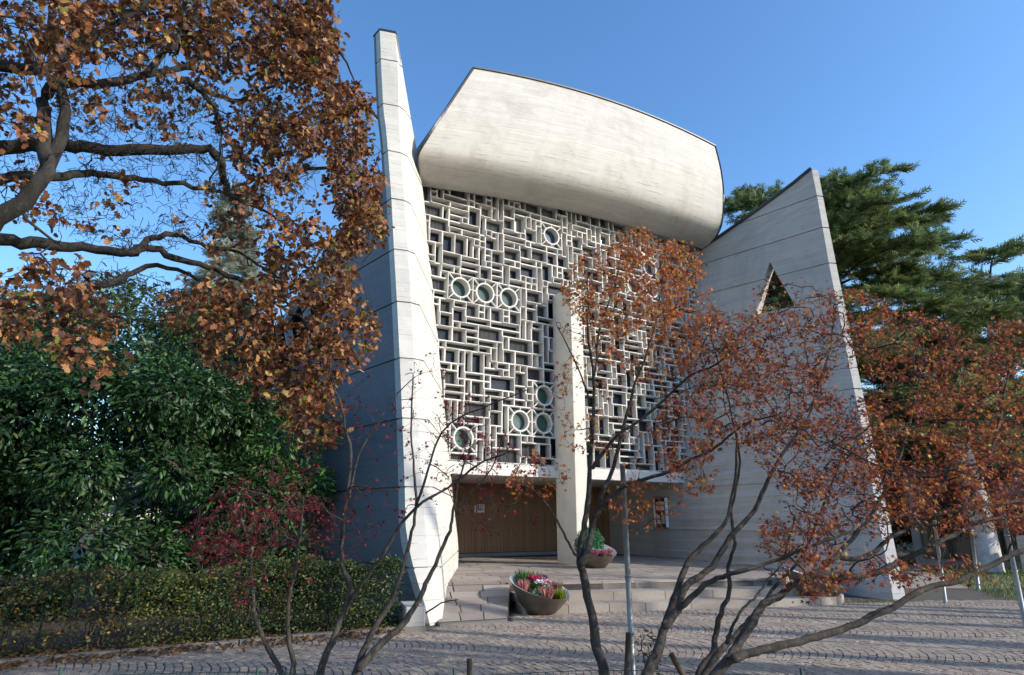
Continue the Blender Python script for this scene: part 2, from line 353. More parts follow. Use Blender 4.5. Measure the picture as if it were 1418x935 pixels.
# ================================================================ CHURCH
def tab(pts): pts = sorted(pts, key=lambda p: p[2]); a = np.array(pts); return lambda z: np.array([np.interp(z, a[:, 2], a[:, 0]), np.interp(z, a[:, 2], a[:, 1]), z])
def on_lean(u, v, yf):                     # point of the pixel ray whose depth is yf(z)
    y = 15.0
    for _ in range(60): y = .5 * y + .5 * yf(aty(u, v, y)[2])
    return aty(u, v, y)
def inset(P, d=.04):
    P = np.array(P); c = []; n = len(P)
    area = sum(P[i][0] * P[(i + 1) % n][1] - P[(i + 1) % n][0] * P[i][1] for i in range(n)); sg = 1 if area > 0 else -1
    for i in range(n):
        e1 = unit(P[i][:2] - P[i - 1][:2]); e2 = unit(P[(i + 1) % n][:2] - P[i][:2]); n1 = np.array([-e1[1], e1[0]]) * sg; n2 = np.array([-e2[1], e2[0]]) * sg
        b = unit(n1 + n2); k = d / max(.45, float(b @ n1)); c.append(np.array([P[i][0] + b[0] * k, P[i][1] + b[1] * k, P[i][2]]))
    return c
def band(name, sect, z0, z1, mat, parent, sub=3, groove=True, cap=False, cap0=False):
    gz = .042; zs = list(np.linspace(z0 + (gz if groove else 0), z1, sub + 1)); rings = []
    if groove: rings += [inset(sect(z0)), inset(sect(z0 + gz))]
    rings += [sect(z) for z in zs]; n = len(rings[0]); V, UV, Fq = [], [], []
    for r in rings:
        acc = 0
        for k in range(n + 1):
            p = r[k % n]
            if k: acc += np.linalg.norm(np.array(r[k % n])[:2] - np.array(r[k - 1])[:2])
            V.append(p); UV.append((acc, p[2]))
    m1 = n + 1
    area = sum(rings[-1][i][0] * rings[-1][(i + 1) % n][1] - rings[-1][(i + 1) % n][0] * rings[-1][i][1] for i in range(n)); fl = area < 0
    for i in range(len(rings) - 1):
        for k in range(n):
            q = (i * m1 + k, i * m1 + k + 1, (i + 1) * m1 + k + 1, (i + 1) * m1 + k); Fq.append(q[::-1] if fl else q)
    if groove or cap:
        if cap: q = tuple((len(rings) - 1) * m1 + k for k in range(n)); Fq.append(q[::-1] if fl else q)
        else:
            b = len(V)
            for p in inset(rings[-1]): V.append(p); UV.append((p[0], p[2]))
            for k in range(n):
                q = ((len(rings) - 1) * m1 + k, (len(rings) - 1) * m1 + (k + 1) % n, b + (k + 1) % n, b + k); Fq.append(q[::-1] if fl else q)
    if cap0: q = tuple(k for k in range(n)); Fq.append(q if fl else q[::-1])
    return mesh(name, V, Fq, mat, parent, None, UV)
# ---- right wing: a leaning sail with a triangular opening
rw = empty('wing_wall', (8.5, 14.8, 0), 'leaning concrete sail wall with a triangular opening, beside the cedar', 'wall')
yfR = lambda z: 14.8 + 6.3 * (1 - math.exp(-max(z, 0) / 5.5))
Fi = tab([on_lean(u, v, yfR) for u, v in [(1124, 235), (1132, 274), (1146, 354), (1150, 376), (1187, 560), (1237, 829), (1240, 845)]])
Fo = tab([on_lean(u, v, lambda z: yfR(z) + .05) for u, v in [(1133, 238), (1143, 290), (1160, 376), (1198, 560), (1254, 827), (1258, 845)]])
ZT = Fi(99)[2] if False else on_lean(1124, 235, yfR)[2]
RS = [(0, 9.05), (3.3, 9.03), (8.4, 10.04), (10.3, 10.33), (11.7, 10.78), (12.35, 10.95), (14.5, 11.6)]
def Ri(z):
    s_ = np.interp(z, *zip(*RS)); return fac(s_, -1.5 if z < 3.2 else np.interp(z, (3.2, 4.5), (-1.5, -.6)), z)
ZR = 12.2
def Pw(a, z): return Ri(z) * (1 - a) + Fi(z) * a
def aL(z): return 0 if z <= ZR else min(.985, (z - ZR) / (ZT - ZR) + .0)
def wn_(z): t = Fi(z) - Ri(z); return unit(np.array([-t[1], t[0], 0]))
def wsec(a0, a1):
    def f(z):
        A0 = a0(z) if callable(a0) else a0; A1 = a1(z) if callable(a1) else a1; nn = -wn_(z)
        if nn[0] < 0: nn = -nn
        p, q = Pw(A0, z), Pw(A1, z); th = np.linalg.norm(Fo(z) - Fi(z))
        q2 = Fo(z) if A1 > .999 else q + nn * .5 + 0
        return [p, q, q2, p + nn * .5]
    return f
def z_of(u, v):                            # wall parameter and height seen at a pixel
    aa = np.linspace(0, 1, 401)[:, None]; best = None
    for z in np.linspace(5, 13, 161):
        p = Ri(z) * (1 - aa) + Fi(z) * aa - CAM; q = p @ FW; e = (CX + F * p[:, 0] / q - u) ** 2 + (CY - F * (p @ UP) / q - v) ** 2; k = int(np.argmin(e))
        if best is None or e[k] < best[0]: best = (e[k], aa[k, 0], z)
    return best[1], best[2]
hA, hL, hR = z_of(1066, 364), z_of(1043, 433), z_of(1102, 427); zb, zt_ = .5 * (hL[1] + hR[1]), hA[1]
hl = lambda z: np.interp(z, (zb, zt_), (hL[0], hA[0] - .004)); hr = lambda z: np.interp(z, (zb, zt_), (hR[0], hA[0] + .004))
one = lambda z: 1.0
lv = [-.05, 1.35, 2.75, 4.15, 5.5, 7.0, zb, 10.2, 11.65, 13.0, ZT]
for z0, z1 in zip(lv[:-1], lv[1:]):
    if z1 <= zb + 1e-6: band('concrete_panel', wsec(0, one), z0, z1, 'concrete_grey', rw, 4, cap=(abs(z1 - zb) < 1e-6))
    elif z0 >= zt_: band('concrete_panel', wsec(aL, one), z0, z1, 'concrete_grey', rw, 4, cap=(z1 == ZT))
    else:
        top = min(z1, zt_)
        band('concrete_panel', wsec(aL, hl), z0, top, 'concrete_grey', rw, 4, groove=True); band('concrete_panel', wsec(hr, one), z0, top, 'concrete_grey', rw, 4, groove=True)
        if z1 > zt_: band('concrete_panel', wsec(aL, one), zt_ + .001, z1, 'concrete_grey', rw, 3, groove=False, cap0=True)
fl = MB(); nn = np.array([.9, .42, 0]); pts = [Pw(aL(z), z) for z in np.linspace(ZR, ZT, 8)]
for a, b in zip(pts[:-1], pts[1:]): fl.bar(a + nn * .24 + Z3 * .05, b + nn * .24 + Z3 * .05, .62, .09)
fl.build('flashing', 'flashing', rw)
# ---- left wing: tall bladed wall
lw = empty('wing_wall', (-1.25, 11.3, 0), 'tall tapering white concrete blade wall ending in a narrow foot by the hedge', 'wall')
yfL = lambda z: 11.3 + 4.3 * (1 - math.exp(-max(z, 0) / 6.0))
zc = lambda off: (lambda z: yfL(z) + off)
q3 = tab([on_lean(u, v, zc(0)) for u, v in [(526, 42), (528, 95), (531, 154), (535, 181), (542, 273), (545, 335), (550.5, 432), (555, 528), (560, 657), (562, 740), (574, 792), (590, 843), (597, 872)]])
q2 = tab([on_lean(u, v, zc(.12)) for u, v in [(547, 42), (551, 95), (552, 153), (555, 212), (559.7, 273), (564, 332), (571, 448), (577, 560), (586, 700), (593, 770), (598, 843), (603, 872)]])
q1 = tab([on_lean(u, v, zc(.3)) for u, v in [(548.2, 42), (555, 95), (560, 153), (564, 212), (568, 276), (573, 337), (583, 448), (592, 560), (603, 700), (609, 770), (612, 843), (613, 872)]])
zt2 = on_lean(537, 42, yfL)[2]
P0 = [(549.5, 42), (559, 106), (572.5, 184), (581, 225.5), (588, 270), (593, 328), (605, 448), (616, 560), (624, 640), (627, 689), (635, 755)]
q0a = [aty(549.5, 42, 15.4), aty(559, 106, 15.6), aty(572.5, 184, 15.9), aty(581, 225.5, 16.4)] + [px_fac(u, v, -.3) for u, v in P0[5:]]
q0 = tab(q0a)
def lsec(z):
    ln = max(.35, min(9.0, (10.5 - z) * 1.3)); a3 = q3(z); rear = q0(z)
    p4 = a3 + np.array([-.66, .75, 0]) * ln
    back = p4 + np.array([.5, .35, 0]) * (1 if ln > .5 else .3)
    return [rear, q1(z), q2(z), a3, a3 + np.array([-.17, .19, 0]) * .9, p4, back]
lv = [0.0, .85, 2.3, 3.75, 5.2, 6.7, 8.2, 9.75, 11.3, 12.9, 14.5, zt2]
for z0, z1 in zip(lv[:-1], lv[1:]):
    o = band('concrete_panel', lsec, z0, z1, 'concrete_white', lw, 4, cap=(z1 == lv[-1])); o.data.materials.append(MATS['concrete_blue_grey'])
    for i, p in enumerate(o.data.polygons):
        if i < 42 and i % 7 in (4, 5): p.material_index = 1      # outer side in a darker, bluish-grey concrete
c = MB(); P = inset(lsec(zt2), -.02); c.add(P + [p + Z3 * .06 for p in P], [tuple(range(7)), tuple(range(13, 6, -1))] + [(i, (i + 1) % 7, 7 + (i + 1) % 7, 7 + i) for i in range(7)]); c.build('flashing', 'flashing', lw)
# ---- curved roof drum over the front
dr = empty('roof_drum', fac(4.5, 0, 11.6), 'curved board-marked concrete roof shell above the lattice front', 'roof')
Lp = [(584, 258, .1), (581, 240, .85), (580, 214, 1.45), (592, 193, 1.62), (611, 163, 1.6), (634, 128, 1.3), (656, 95, .85)]
Rp = [(972, 345, .1), (987, 333, .85), (998, 312, 1.45), (1001, 285, 1.62), (1001, 259, 1.6), (997, 231, 1.3), (990, 203, .85)]
Lc = smooth_line([px_fac(*p) for p in Lp], 5); Rc = smooth_line([px_fac(*p) for p in Rp], 5); NA, NP = 28, len(Lc)
V, UV, Fq = [], [], []; arc = np.concatenate([[0], np.cumsum(np.linalg.norm(np.diff(Lc, axis=0), axis=1))])
for i in range(NA + 1):
    t = i / NA; bow = 4 * t * (1 - t)
    for j in range(NP): p = Lc[j] * (1 - t) + Rc[j] * t + Z3 * bow * (.3 + .2 * j / NP); V.append(p); UV.append((t * 12.4, arc[j]))
for i in range(NA):
    for j in range(NP - 1): a = i * NP + j; Fq.append((a, a + NP, a + NP + 1, a + 1))
mesh('shell', V, Fq, 'concrete_drum', dr, None, UV, True)
bk = []                                    # closing back and ends
for i in range(NA + 1):
    t = i / NA; e = np.array(V[i * NP + NP - 1]); lo = np.array(V[i * NP]); bk.append((e, lo - FN * .9 + Z3 * 1.6, lo - FN * .35))
v2, f2, u2 = [], [], []
for i, (a, b, c_) in enumerate(bk): v2 += [a, b, c_]; u2 += [(i * .45, 0), (i * .45, 3), (i * .45, 4)]
for i in range(NA): k = i * 3; f2 += [(k, k + 1, k + 4, k + 3), (k + 1, k + 2, k + 5, k + 4)]
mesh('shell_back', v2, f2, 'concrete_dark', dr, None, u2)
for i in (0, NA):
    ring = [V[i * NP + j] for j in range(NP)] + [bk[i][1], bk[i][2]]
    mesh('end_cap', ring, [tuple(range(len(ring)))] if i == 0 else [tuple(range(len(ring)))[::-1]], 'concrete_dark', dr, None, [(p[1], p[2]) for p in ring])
fl = MB()
for i in range(NA): fl.bar(np.array(V[i * NP + NP - 1]) + Z3 * .02, np.array(V[(i + 1) * NP + NP - 1]) + Z3 * .02, .12, .05)
for e in (0, NA):
    for j in range(4, NP - 1): fl.bar(np.array(V[e * NP + j]) + FD * (.02 if e else -.02), np.array(V[e * NP + j + 1]) + FD * (.02 if e else -.02), .05, .07)
fl.build('flashing', 'flashing', dr)
# ---- nave behind
nv = empty('church_nave', fac(4.5, -10, 0), 'dark roof slope and slanted fins behind the tall white blade wall', 'building')
e = [aty(574, 194, 20.3), aty(530, 243, 21), aty(489, 302, 21.6), aty(408, 419, 23), aty(340, 520, 24), aty(300, 640, 24.6)]
bkv = np.array([-4.0, 13.0, -.8]); V2 = e + [p + bkv for p in e]; n_ = len(e)
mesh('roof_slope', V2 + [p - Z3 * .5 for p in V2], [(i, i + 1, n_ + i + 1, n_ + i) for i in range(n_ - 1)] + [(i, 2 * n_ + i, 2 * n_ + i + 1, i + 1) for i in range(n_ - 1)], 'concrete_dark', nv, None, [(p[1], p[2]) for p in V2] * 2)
for t in np.linspace(.12, .9, 9):
    i = t * 3.2 + .6; a = int(i); top = e[a] + (e[a + 1] - e[a]) * (i - a) - Z3 * .15; m_ = MB(); m_.bar(top, top + np.array([1.0, -1.2, -2.4]), .28, .12); m_.bar(top, top + np.array([-.5, -1.2, -2.0]), .22, .12); m_.build('fin', 'concrete_grey', nv)
body = [fac(-1.0, -5, 0), fac(10.2, -5, 0), fac(11, -20, 0), fac(-6, -20, 0)]
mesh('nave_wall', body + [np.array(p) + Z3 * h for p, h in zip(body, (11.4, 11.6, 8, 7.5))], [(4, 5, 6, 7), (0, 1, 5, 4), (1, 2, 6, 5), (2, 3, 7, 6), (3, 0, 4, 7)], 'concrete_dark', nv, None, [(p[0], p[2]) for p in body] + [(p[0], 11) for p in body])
# ---- column, lintel, porch
CS0, CS1 = 3.56, 4.02
co = MB(); ctr = fac((CS0 + CS1) / 2, .45, 0); co.box(ctr + Z3 * 4.6, FD * (CS1 - CS0) / 2, FN * .5, Z3 * 4.35)
o = co.build('column', 'column_concrete'); tag(o, 'tall square pale concrete column standing before the lattice', 'column')
bv = o.modifiers.new('bevel', 'BEVEL'); bv.width = .015; bv.segments = 2
pr = empty('porch', fac(4, -2, .45), 'white lintel and shaded soffit over the wooden entrance', 'porch')
for a, b in ((-.6, CS0 + .05), (CS1 - .05, 9.6)):
    q = MB(); q.box(fac((a + b) / 2, -.12, 3.12), FD * (b - a) / 2, FN * .17, Z3 * .17); q.build('lintel', 'lattice', pr)
q = MB(); q.box(fac(4.5, -2.3, 3.05), FD * 5.6, FN * 2.0, Z3 * .08); q.build('soffit', 'column_concrete', pr)
q = MB(); q.box(fac(4.5, -4.45, 1.8), FD * 5.4, FN * .1, Z3 * 1.4); q.build('rear_wall', 'wood_dark', pr)
q = MB(); q.box(fac(9.4, -3.2, 1.75), FD * .25, FN * 1.6, Z3 * 1.35); q.build('side_wall', 'concrete_grey', pr)
q = MB(); q.box(fac(-.8, -3.0, 1.75), FD * .2, FN * 1.6, Z3 * 1.35); q.build('side_wall', 'concrete_grey', pr)
wp = empty('door_wall', fac(2, -4, .45), 'brown vertical-board entrance doors in the shaded porch', 'door')
bme = bpy.data.meshes.new('board'); bb = box_v((0, 0, 0), np.array([.062, 0, 0]), np.array([0, .03, 0]), np.array([0, 0, 1.2])); bme.from_pydata([tuple(v) for v in bb], [], BOXF); bme.materials.append(MATS['wood'])
angF = math.atan2(FD[1], FD[0])
for i in range(74):
    o = link('board', bme, None, wp); s_ = -.5 + i * .132; o.location = fac(s_, -4.28 + random.uniform(-.008, .008), 1.79); o.rotation_euler = (0, 0, angF)
q = MB(); q.box(fac(4.4, -4.26, .51), FD * 5, FN * .05, Z3 * .06); q.build('plinth', 'concrete_dark', wp)
for s_ in (1.45, 1.6): q = MB(); q.bar(fac(s_, -4.22, 1.4), fac(s_, -4.22, 1.75), .03, .05, FD); q.build('handle', 'steel', wp)
# notice sheet on the doors, glazed notice case on the right
pn = empty('notice_sheet', px_fac(664, 704, -4.2), 'white paper notice with dark columns of print on the wooden doors', 'notice')
c0 = px_fac(664, 704, -4.22); q = MB(); q.box(c0, FD * .2, FN * .004, Z3 * .15); q.build('paper', 'paper', pn)
q = MB()
for k in range(4):
    for r in range(5): q.box(c0 + FD * (-.13 + k * .085) + Z3 * (.1 - r * .045) + FN * .006, FD * .028, FN * .001, Z3 * .012)
q.build('print', 'ink', pn, 'stuff')
t_ = unit(Fi(1.9) - Ri(1.9)); t_[2] = 0; t_ = unit(t_); n_w = np.array([t_[1], -t_[0], 0]); n_w = n_w if n_w[0] < 0 else -n_w; c0 = Pw(.05, 1.95) + n_w * .06
nb = empty('notice_case', c0, 'glazed notice case with pale frame at the dark inner end of the sail wall', 'notice board')
q = MB(); q.box(c0, t_ * .3, n_w * .04, Z3 * .5); q.build('panel', 'dark_glass', nb)
for sx in (-1, 1): q = MB(); q.box(c0 + t_ * .32 * sx + n_w * .02, t_ * .03, n_w * .05, Z3 * .52); q.build('frame', 'white_paint', nb)
for sz in (-1, 1): q = MB(); q.box(c0 + Z3 * .53 * sz + n_w * .02, t_ * .36, n_w * .05, Z3 * .022); q.build('frame', 'steel', nb)
for k in range(4): q = MB(); q.box(c0 + t_ * (-.13 + .26 * (k % 2)) + Z3 * (.23 - .46 * (k // 2)) + n_w * .044, t_ * .09, n_w * .002, Z3 * .15); q.build('sheet', 'paper' if k in (1, 2) else 'render_cream', nb)
# ---- lattice screens
MOD = .2175
CIRC = [(.06, 8.5), (.93, 8.5), (1.80, 8.5), (3.54, 11.11), (3.10, 5.45), (2.23, 4.58), (3.10, 4.58), (.28, 3.93), (8.02, 10.9), (7.15, 10.03), (8.02, 10.03)]
def lattice(s0, nc, nr, z0, label, seed, splitc):
    rs = random.Random(seed); root = empty('lattice_screen', fac(s0 + nc * MOD / 2, 0, z0), label, 'window')
    occ = [[False] * nr for _ in range(nc)]; cells = []
    for cs, cz in CIRC:
        i, j = round((cs - s0) / MOD - 2), round((cz - z0) / MOD - 2)
        if i < 0 or j < 0 or i + 4 > nc or j + 4 > nr: continue
        cells.append((i, j, 4, 4, True))
        for a in range(4):
            for b in range(4): occ[i + a][j + b] = True
    shapes = [(2, 2)] * 8 + [(3, 2)] * 7 + [(2, 1)] * 2 + [(1, 2)] * 2 + [(3, 1)] * 4 + [(1, 3)] * 3 + [(4, 1)] * 3 + [(1, 4)] * 2 + [(2, 3)] * 4 + [(1, 1)] * 1 + [(4, 2)] * 4 + [(5, 1)] + [(2, 4)] * 1
    for _ in range(420):                  # scattered larger cells first, then the gaps are filled
        w, h = rs.choice([(2, 2), (2, 2), (2, 2), (3, 2), (3, 2), (3, 2), (4, 1), (3, 1), (2, 3), (2, 3), (1, 3), (4, 2), (2, 1), (1, 2), (1, 1), (3, 1)]); i, j = rs.randrange(nc), rs.randrange(nr)
        if i + w <= nc and j + h <= nr and not any(occ[i + a][j + b] for a in range(w) for b in range(h)):
            for a in range(w):
                for b in range(h): occ[i + a][j + b] = True
            cells.append((i, j, w, h, False))
    for j in range(nr):
        for i in range(nc):
            if occ[i][j]: continue
            rs.shuffle(shapes)
            for w, h in shapes + [(2, 1), (1, 2), (1, 1)]:
                if i + w <= nc and j + h <= nr and not any(occ[i + a][j + b] for a in range(w) for b in range(h)): break
            for a in range(w):
                for b in range(h): occ[i + a][j + b] = True
            cells.append((i, j, w, h, False))
    cells.sort(key=lambda c: -c[2] * c[3]); rest = MB(); restp = MB(); HB = .0205
    for idx, (i, j, w, h, circ) in enumerate(cells):
        single = idx < 300; mb = MB() if single else rest
        x0, x1, y0, y1 = s0 + i * MOD, s0 + (i + w) * MOD, z0 + j * MOD, z0 + (j + h) * MOD
        of = rs.choice((0, 0, .03, .055)); a, b = x0 + HB, x1 - HB; c_, d_ = y0 + HB, y1 - HB; bo = -.23
        if d_ - c_ > 3.2 * MOD: bo = -.22
        v = [fac(x0, of, y0), fac(x1, of, y0), fac(x1, of, y1), fac(x0, of, y1), fac(a, of, c_), fac(b, of, c_), fac(b, of, d_), fac(a, of, d_), fac(a, bo, c_), fac(b, bo, c_), fac(b, bo, d_), fac(a, bo, d_), fac(x0, -.1, y0), fac(x1, -.1, y0), fac(x1, -.1, y1), fac(x0, -.1, y1)]
        f = [(k, (k + 1) % 4, 4 + (k + 1) % 4, 4 + k) for k in range(4)] + [(4 + k, 4 + (k + 1) % 4, 8 + (k + 1) % 4, 8 + k) for k in range(4)] + [(12 + k, 12 + (k + 1) % 4, (k + 1) % 4, k) for k in range(4)]
        mb.add(v, f)
        if circ:
            cx, cz, r = (x0 + x1) / 2, (y0 + y1) / 2, 1.3 * MOD; n = 28
            vv, ff = [], []
            for k in range(n):
                t = 2 * math.pi * k / n
                for rr, oo in ((r + .05, of + .01), (r, of + .01), (r, bo), (r + .05, bo)): vv.append(fac(cx + rr * math.cos(t), oo, cz + rr * math.sin(t)))
            for k in range(n):
                for e_ in range(4): ff.append((4 * k + e_, 4 * ((k + 1) % n) + e_, 4 * ((k + 1) % n) + (e_ + 1) % 4, 4 * k + (e_ + 1) % 4))
            mb.add(vv, ff)
            for k in range(8):
                t = math.pi / 4 * k; R2 = (2 * MOD - .03) * (1.38 if k % 2 else 1); ca, sa = math.cos(t), math.sin(t)
                mb.box(fac(cx + ca * (r + R2) / 2, of - .03, cz + sa * (r + R2) / 2), (FD * ca + Z3 * sa) * (R2 - r) / 2, (-FD * sa + Z3 * ca) * .014, FN * .035)
        po = bo + .01; clear = y1 > 11.35 + .07 * (x0 + 1.5) ** .5 if x0 > -1.5 else y1 > 11.3
        if single:
            fr = mb.build('cell_frame', 'lattice', root)
            pm = rs.choice(['glass_green', 'glass_blue', 'glass_pink']) if circ else ('glass_clear' if clear else ('glass_green' if (w == 1 and h == 4 and rs.random() < .4) else 'glass'))
            mesh('pane', [fac(a, po, c_), fac(b, po, c_), fac(b, po, d_), fac(a, po, d_)], [(0, 1, 2, 3)], pm, fr)
            if not circ and not clear and h <= 2 and w >= 2 and rs.random() < .55:
                g_ = MB(); k = int((b - a) / .045)
                for q_ in range(1, k): g_.box(fac(a + q_ * (b - a) / k, po + .05, (c_ + d_) / 2), FD * .006, FN * .006, Z3 * (d_ - c_) / 2)
                g_.build('rods', 'rod', fr)
        else: restp.add([fac(a, po, c_), fac(b, po, c_), fac(b, po, d_), fac(a, po, d_)], [(0, 1, 2, 3)])
    if rest.v: rest.build('small_cells', 'lattice', root, 'stuff'); restp.build('small_panes', 'glass', root, 'stuff')
lattice(-1.68, 28, 43, 3.31, 'white concrete lattice window with three round lights in a row, by the blade wall', 5, 0)
lattice(-1.68 + 28 * MOD, 30, 43, 3.31, 'white concrete lattice window half in shadow, beside the sail wall with the triangular opening', 11, 0)

# ================================================================ PAVING, STEPS, RAMP
E0 = np.array([.88, 13.92, 0]); SE = np.array([.978, .21, 0]); SM = np.array([-.21, .978, 0])       # step frame: along, into
def stp(e, m, z): return E0 + SE * e + SM * m + Z3 * z
def in_wing(p):                            # signed side of the right wing foot line (positive = outside)
    a, b = fac(9.05, -1.5, 0), np.array([8.5, 14.8, 0]); t = b - a; return (p[0] - a[0]) * t[1] - (p[1] - a[1]) * t[0]
slab = bpy.data.meshes.new('slab'); bm = bmesh.new(); bmesh.ops.create_cube(bm, size=1)
for v in bm.verts:
    if v.co.z > 0: v.co.x *= .985; v.co.y *= .98
bm.to_mesh(slab); bm.free(); slab.materials.append(MATS['flag_stone'])
def put_slab(name, me, parent, c, ex, ey, ez, L_, Wd, H_):
    o = bpy.data.objects.new(name, me); COL.objects.link(o); o.parent = parent; o.matrix_parent_inverse = parent.matrix_basis.inverted()
    M = np.eye(4); M[:3, 0] = ex * L_; M[:3, 1] = ey * Wd; M[:3, 2] = ez * H_; M[:3, 3] = c; o.matrix_basis = Matrix(M.tolist()); return o
def flags(parent, e0, e1, m0, m1, z, rnd, ok):
    m = m0; n = 0
    while m < m1:
        w = rnd.uniform(.38, .62); e = e0 + rnd.uniform(-.4, 0)
        while e < e1:
            l = rnd.uniform(.45, 1.05); a = max(e, e0); b = min(e + l, e1)
            if b - a > .12:
                split = rnd.random() < .25 and w > .5
                for k in range(2 if split else 1):
                    ww = w / 2 if split else w; mm = m + (k * ww); c = stp((a + b) / 2, mm + ww / 2, z)
                    if ok(c) and n < 300:
                        rz = rnd.uniform(-.012, .012); ex = SE * math.cos(rz) + SM * math.sin(rz); ey = -SE * math.sin(rz) + SM * math.cos(rz)
                        put_slab('flagstone', slab, parent, c - Z3 * (.025 + rnd.uniform(0, .006)), ex, ey, Z3, b - a - .018, ww - .018, .05); n += 1
            e += l
        m += w
def prism(poly, z0, z1):
    n = len(poly); return [(*p[:2], z0) for p in poly] + [(*p[:2], z1) for p in poly], [tuple(range(n, 2 * n)), tuple(range(n))[::-1]] + [(i, (i + 1) % n, n + (i + 1) % n, n + i) for i in range(n)]
plat = [stp(-2.6, 0, 0), stp(5.0, 0, 0), stp(6.0, .5, 0), stp(6.6, 1.4, 0), fac(9.2, -1.5, 0), fac(9.6, -4.4, 0), fac(-1.0, -4.4, 0), fac(-1.2, -.1, 0)]
v, f = prism(plat, -.02, .415); pf = mesh('platform', v, f, 'joint_sand', kind='structure'); tag(pf, 'raised flagstone platform before the church doors', 'platform')
rnd = random.Random(4)
def okp(c):
    if in_wing(c) < -.5 * 9: pass
    sgn = in_wing(stp(2, 3, 0)); side = in_wing(c) * (1 if sgn > 0 else -1)
    lft = (c[0] - -1.45)
    return side > 2.0 and lft > -.02 * c[1]
flags(pf, -2.4, 8.5, .34, 9.3, .45, rnd, okp)
# steps: rows of cut stones, the right end curving back to the wing
st = tag(mesh('steps', *prism([stp(-.9, -.35, 0), stp(5.0, -.35, 0), stp(6.4, .9, 0), stp(6, 2, 0), stp(-.9, 2, 0)], -.02, .10), 'joint_sand', kind='structure'), 'three long stone steps up to the platform', 'steps')
for k, (m0, zt, ecurve) in enumerate(((0, .45, 4.9), (-.56, .30, 5.15), (-1.08, .15, 5.4))):
    path = [(-.93, m0)]; e = -.93
    while e < ecurve: e += rnd.uniform(.7, 1.15); path.append((min(e, ecurve), m0))
    for a in np.radians((18, 36, 54, 72, 90)): path.append((ecurve + 1.15 * math.sin(a), m0 + 1.15 * (1 - math.cos(a))))
    for (ea, ma), (eb, mb_) in zip(path[:-1], path[1:]):
        if abs(eb - ea) + abs(mb_ - ma) < .05: continue
        d = unit(np.array([eb - ea, mb_ - ma])); nrm = np.array([-d[1], d[0]]); g_ = .006; dp = .62 if k else .36
        pa = np.array([ea, ma]) + d * g_; pb = np.array([eb, mb_]) - d * g_; poly = [stp(*pa, 0), stp(*pb, 0), stp(*(pb + nrm * dp), 0), stp(*(pa + nrm * dp), 0)]
        v, f = prism(poly, zt - .155, zt + rnd.uniform(-.004, .002)); me = mesh('step_stone', v, f, 'step_stone', st)
# ramp beside the blade foot
R1, R2, R3, R4 = np.array([-1.22, 11.38, .01]), np.array([-.08, 11.85, .01]), np.array([-.03, 13.74, .42]), np.array([-1.75, 13.36, .42])
rv = [R1, R2, R3, R4]; rp = mesh('ramp', rv + [np.array([*p[:2], -.05]) for p in rv], [(0, 1, 2, 3), (0, 4, 5, 1), (1, 5, 6, 2), (2, 6, 7, 3), (3, 7, 4, 0)], 'joint_sand', kind='structure'); tag(rp, 'flagstone ramp beside the foot of the blade wall', 'ramp')
rows = 5
for i in range(rows):
    t0, t1 = .06 + .94 * i / rows, .06 + .94 * (i + 1) / rows; cuts = [0, rnd.uniform(.25, .42), rnd.uniform(.55, .75), 1]
    for a, b in zip(cuts[:-1], cuts[1:]):
        P = [((R1 * (1 - x) + R2 * x) * (1 - t) + (R4 * (1 - x) + R3 * x) * t) for x, t in ((a + .008, t0 + .006), (b - .008, t0 + .006), (b - .008, t1 - .006), (a + .008, t1 - .006))]
        mesh('flagstone', [p + Z3 * (.004 + rnd.uniform(0, .004)) for p in P] + [p + Z3 * .016 for p in P], [(4, 5, 6, 7), (0, 1, 5, 4), (1, 2, 6, 5), (2, 3, 7, 6), (3, 0, 4, 7)], 'flag_stone', rp)
mesh('threshold', *(lambda P: (P + [p + Z3 * .05 for p in P], [(4, 5, 6, 7), (0, 1, 5, 4), (1, 2, 6, 5), (2, 3, 7, 6), (3, 0, 4, 7)]))([R1 + np.array([.03, -.12, -.02]), R2 + np.array([0, -.1, -.02]), R2 + np.array([0, .06, -.02]), R1 + np.array([.03, .06, -.02])]), 'kerb_stone', rp)
# cobbles laid in bowed rows
pv = mesh('forecourt', [(-9, 4.5, -.004), (16, 4.5, -.004), (16, 17.5, -.004), (-9, 17.5, -.004)], [(0, 1, 2, 3)], 'joint_sand', kind='structure'); tag(pv, 'forecourt of small stone setts laid in bowed rows', 'paving')
cv = np.array([(-.5, -.5, -.5), (.5, -.5, -.5), (.5, .5, -.5), (-.5, .5, -.5), (-.475, -.485, .5), (.475, -.485, .5), (.475, .485, .5), (-.475, .485, .5)]); cf = np.array(BOXF[1:])
LW, SW = 1.8, .108; ln_n = 17; pos, rots, szs = [], [], []
for lane in range(0, 6):
    y0 = 5.0 + lane * LW
    for k in range(-85, 160):
        for i in range(ln_n):
            t = (i + .5) / ln_n - .5; x = k * SW + .38 * (1 - 4 * t * t) + (lane % 2) * .03; y = y0 + (t + .5) * LW; sl = -.38 * 8 * t / LW
            pos.append((x + RNG.normal(0, .003) + .02 * math.sin(k * .13 + i * .35), y + RNG.normal(0, .003), -.012 + RNG.normal(0, .0022))); rots.append(math.atan2(-sl, 1) + RNG.normal(0, .02)); ct = 1 / math.sqrt(1 + sl * sl); szs.append((SW * ct - .009 + RNG.normal(0, .003), LW / ln_n / ct - .006 + RNG.normal(0, .004)))
pos, rots, szs = np.array(pos), np.array(rots), np.array(szs)
def bedline(x): return np.interp(x, (-9, -6.12, -3.5, -1.6), (7.2, 8.45, 9.95, 10.95))
ed = lambda x: np.where(x < -1.25, bedline(x), np.where(x < 0, 11.45 + (x + 1.2) * .38, 12.85 + .215 * x))
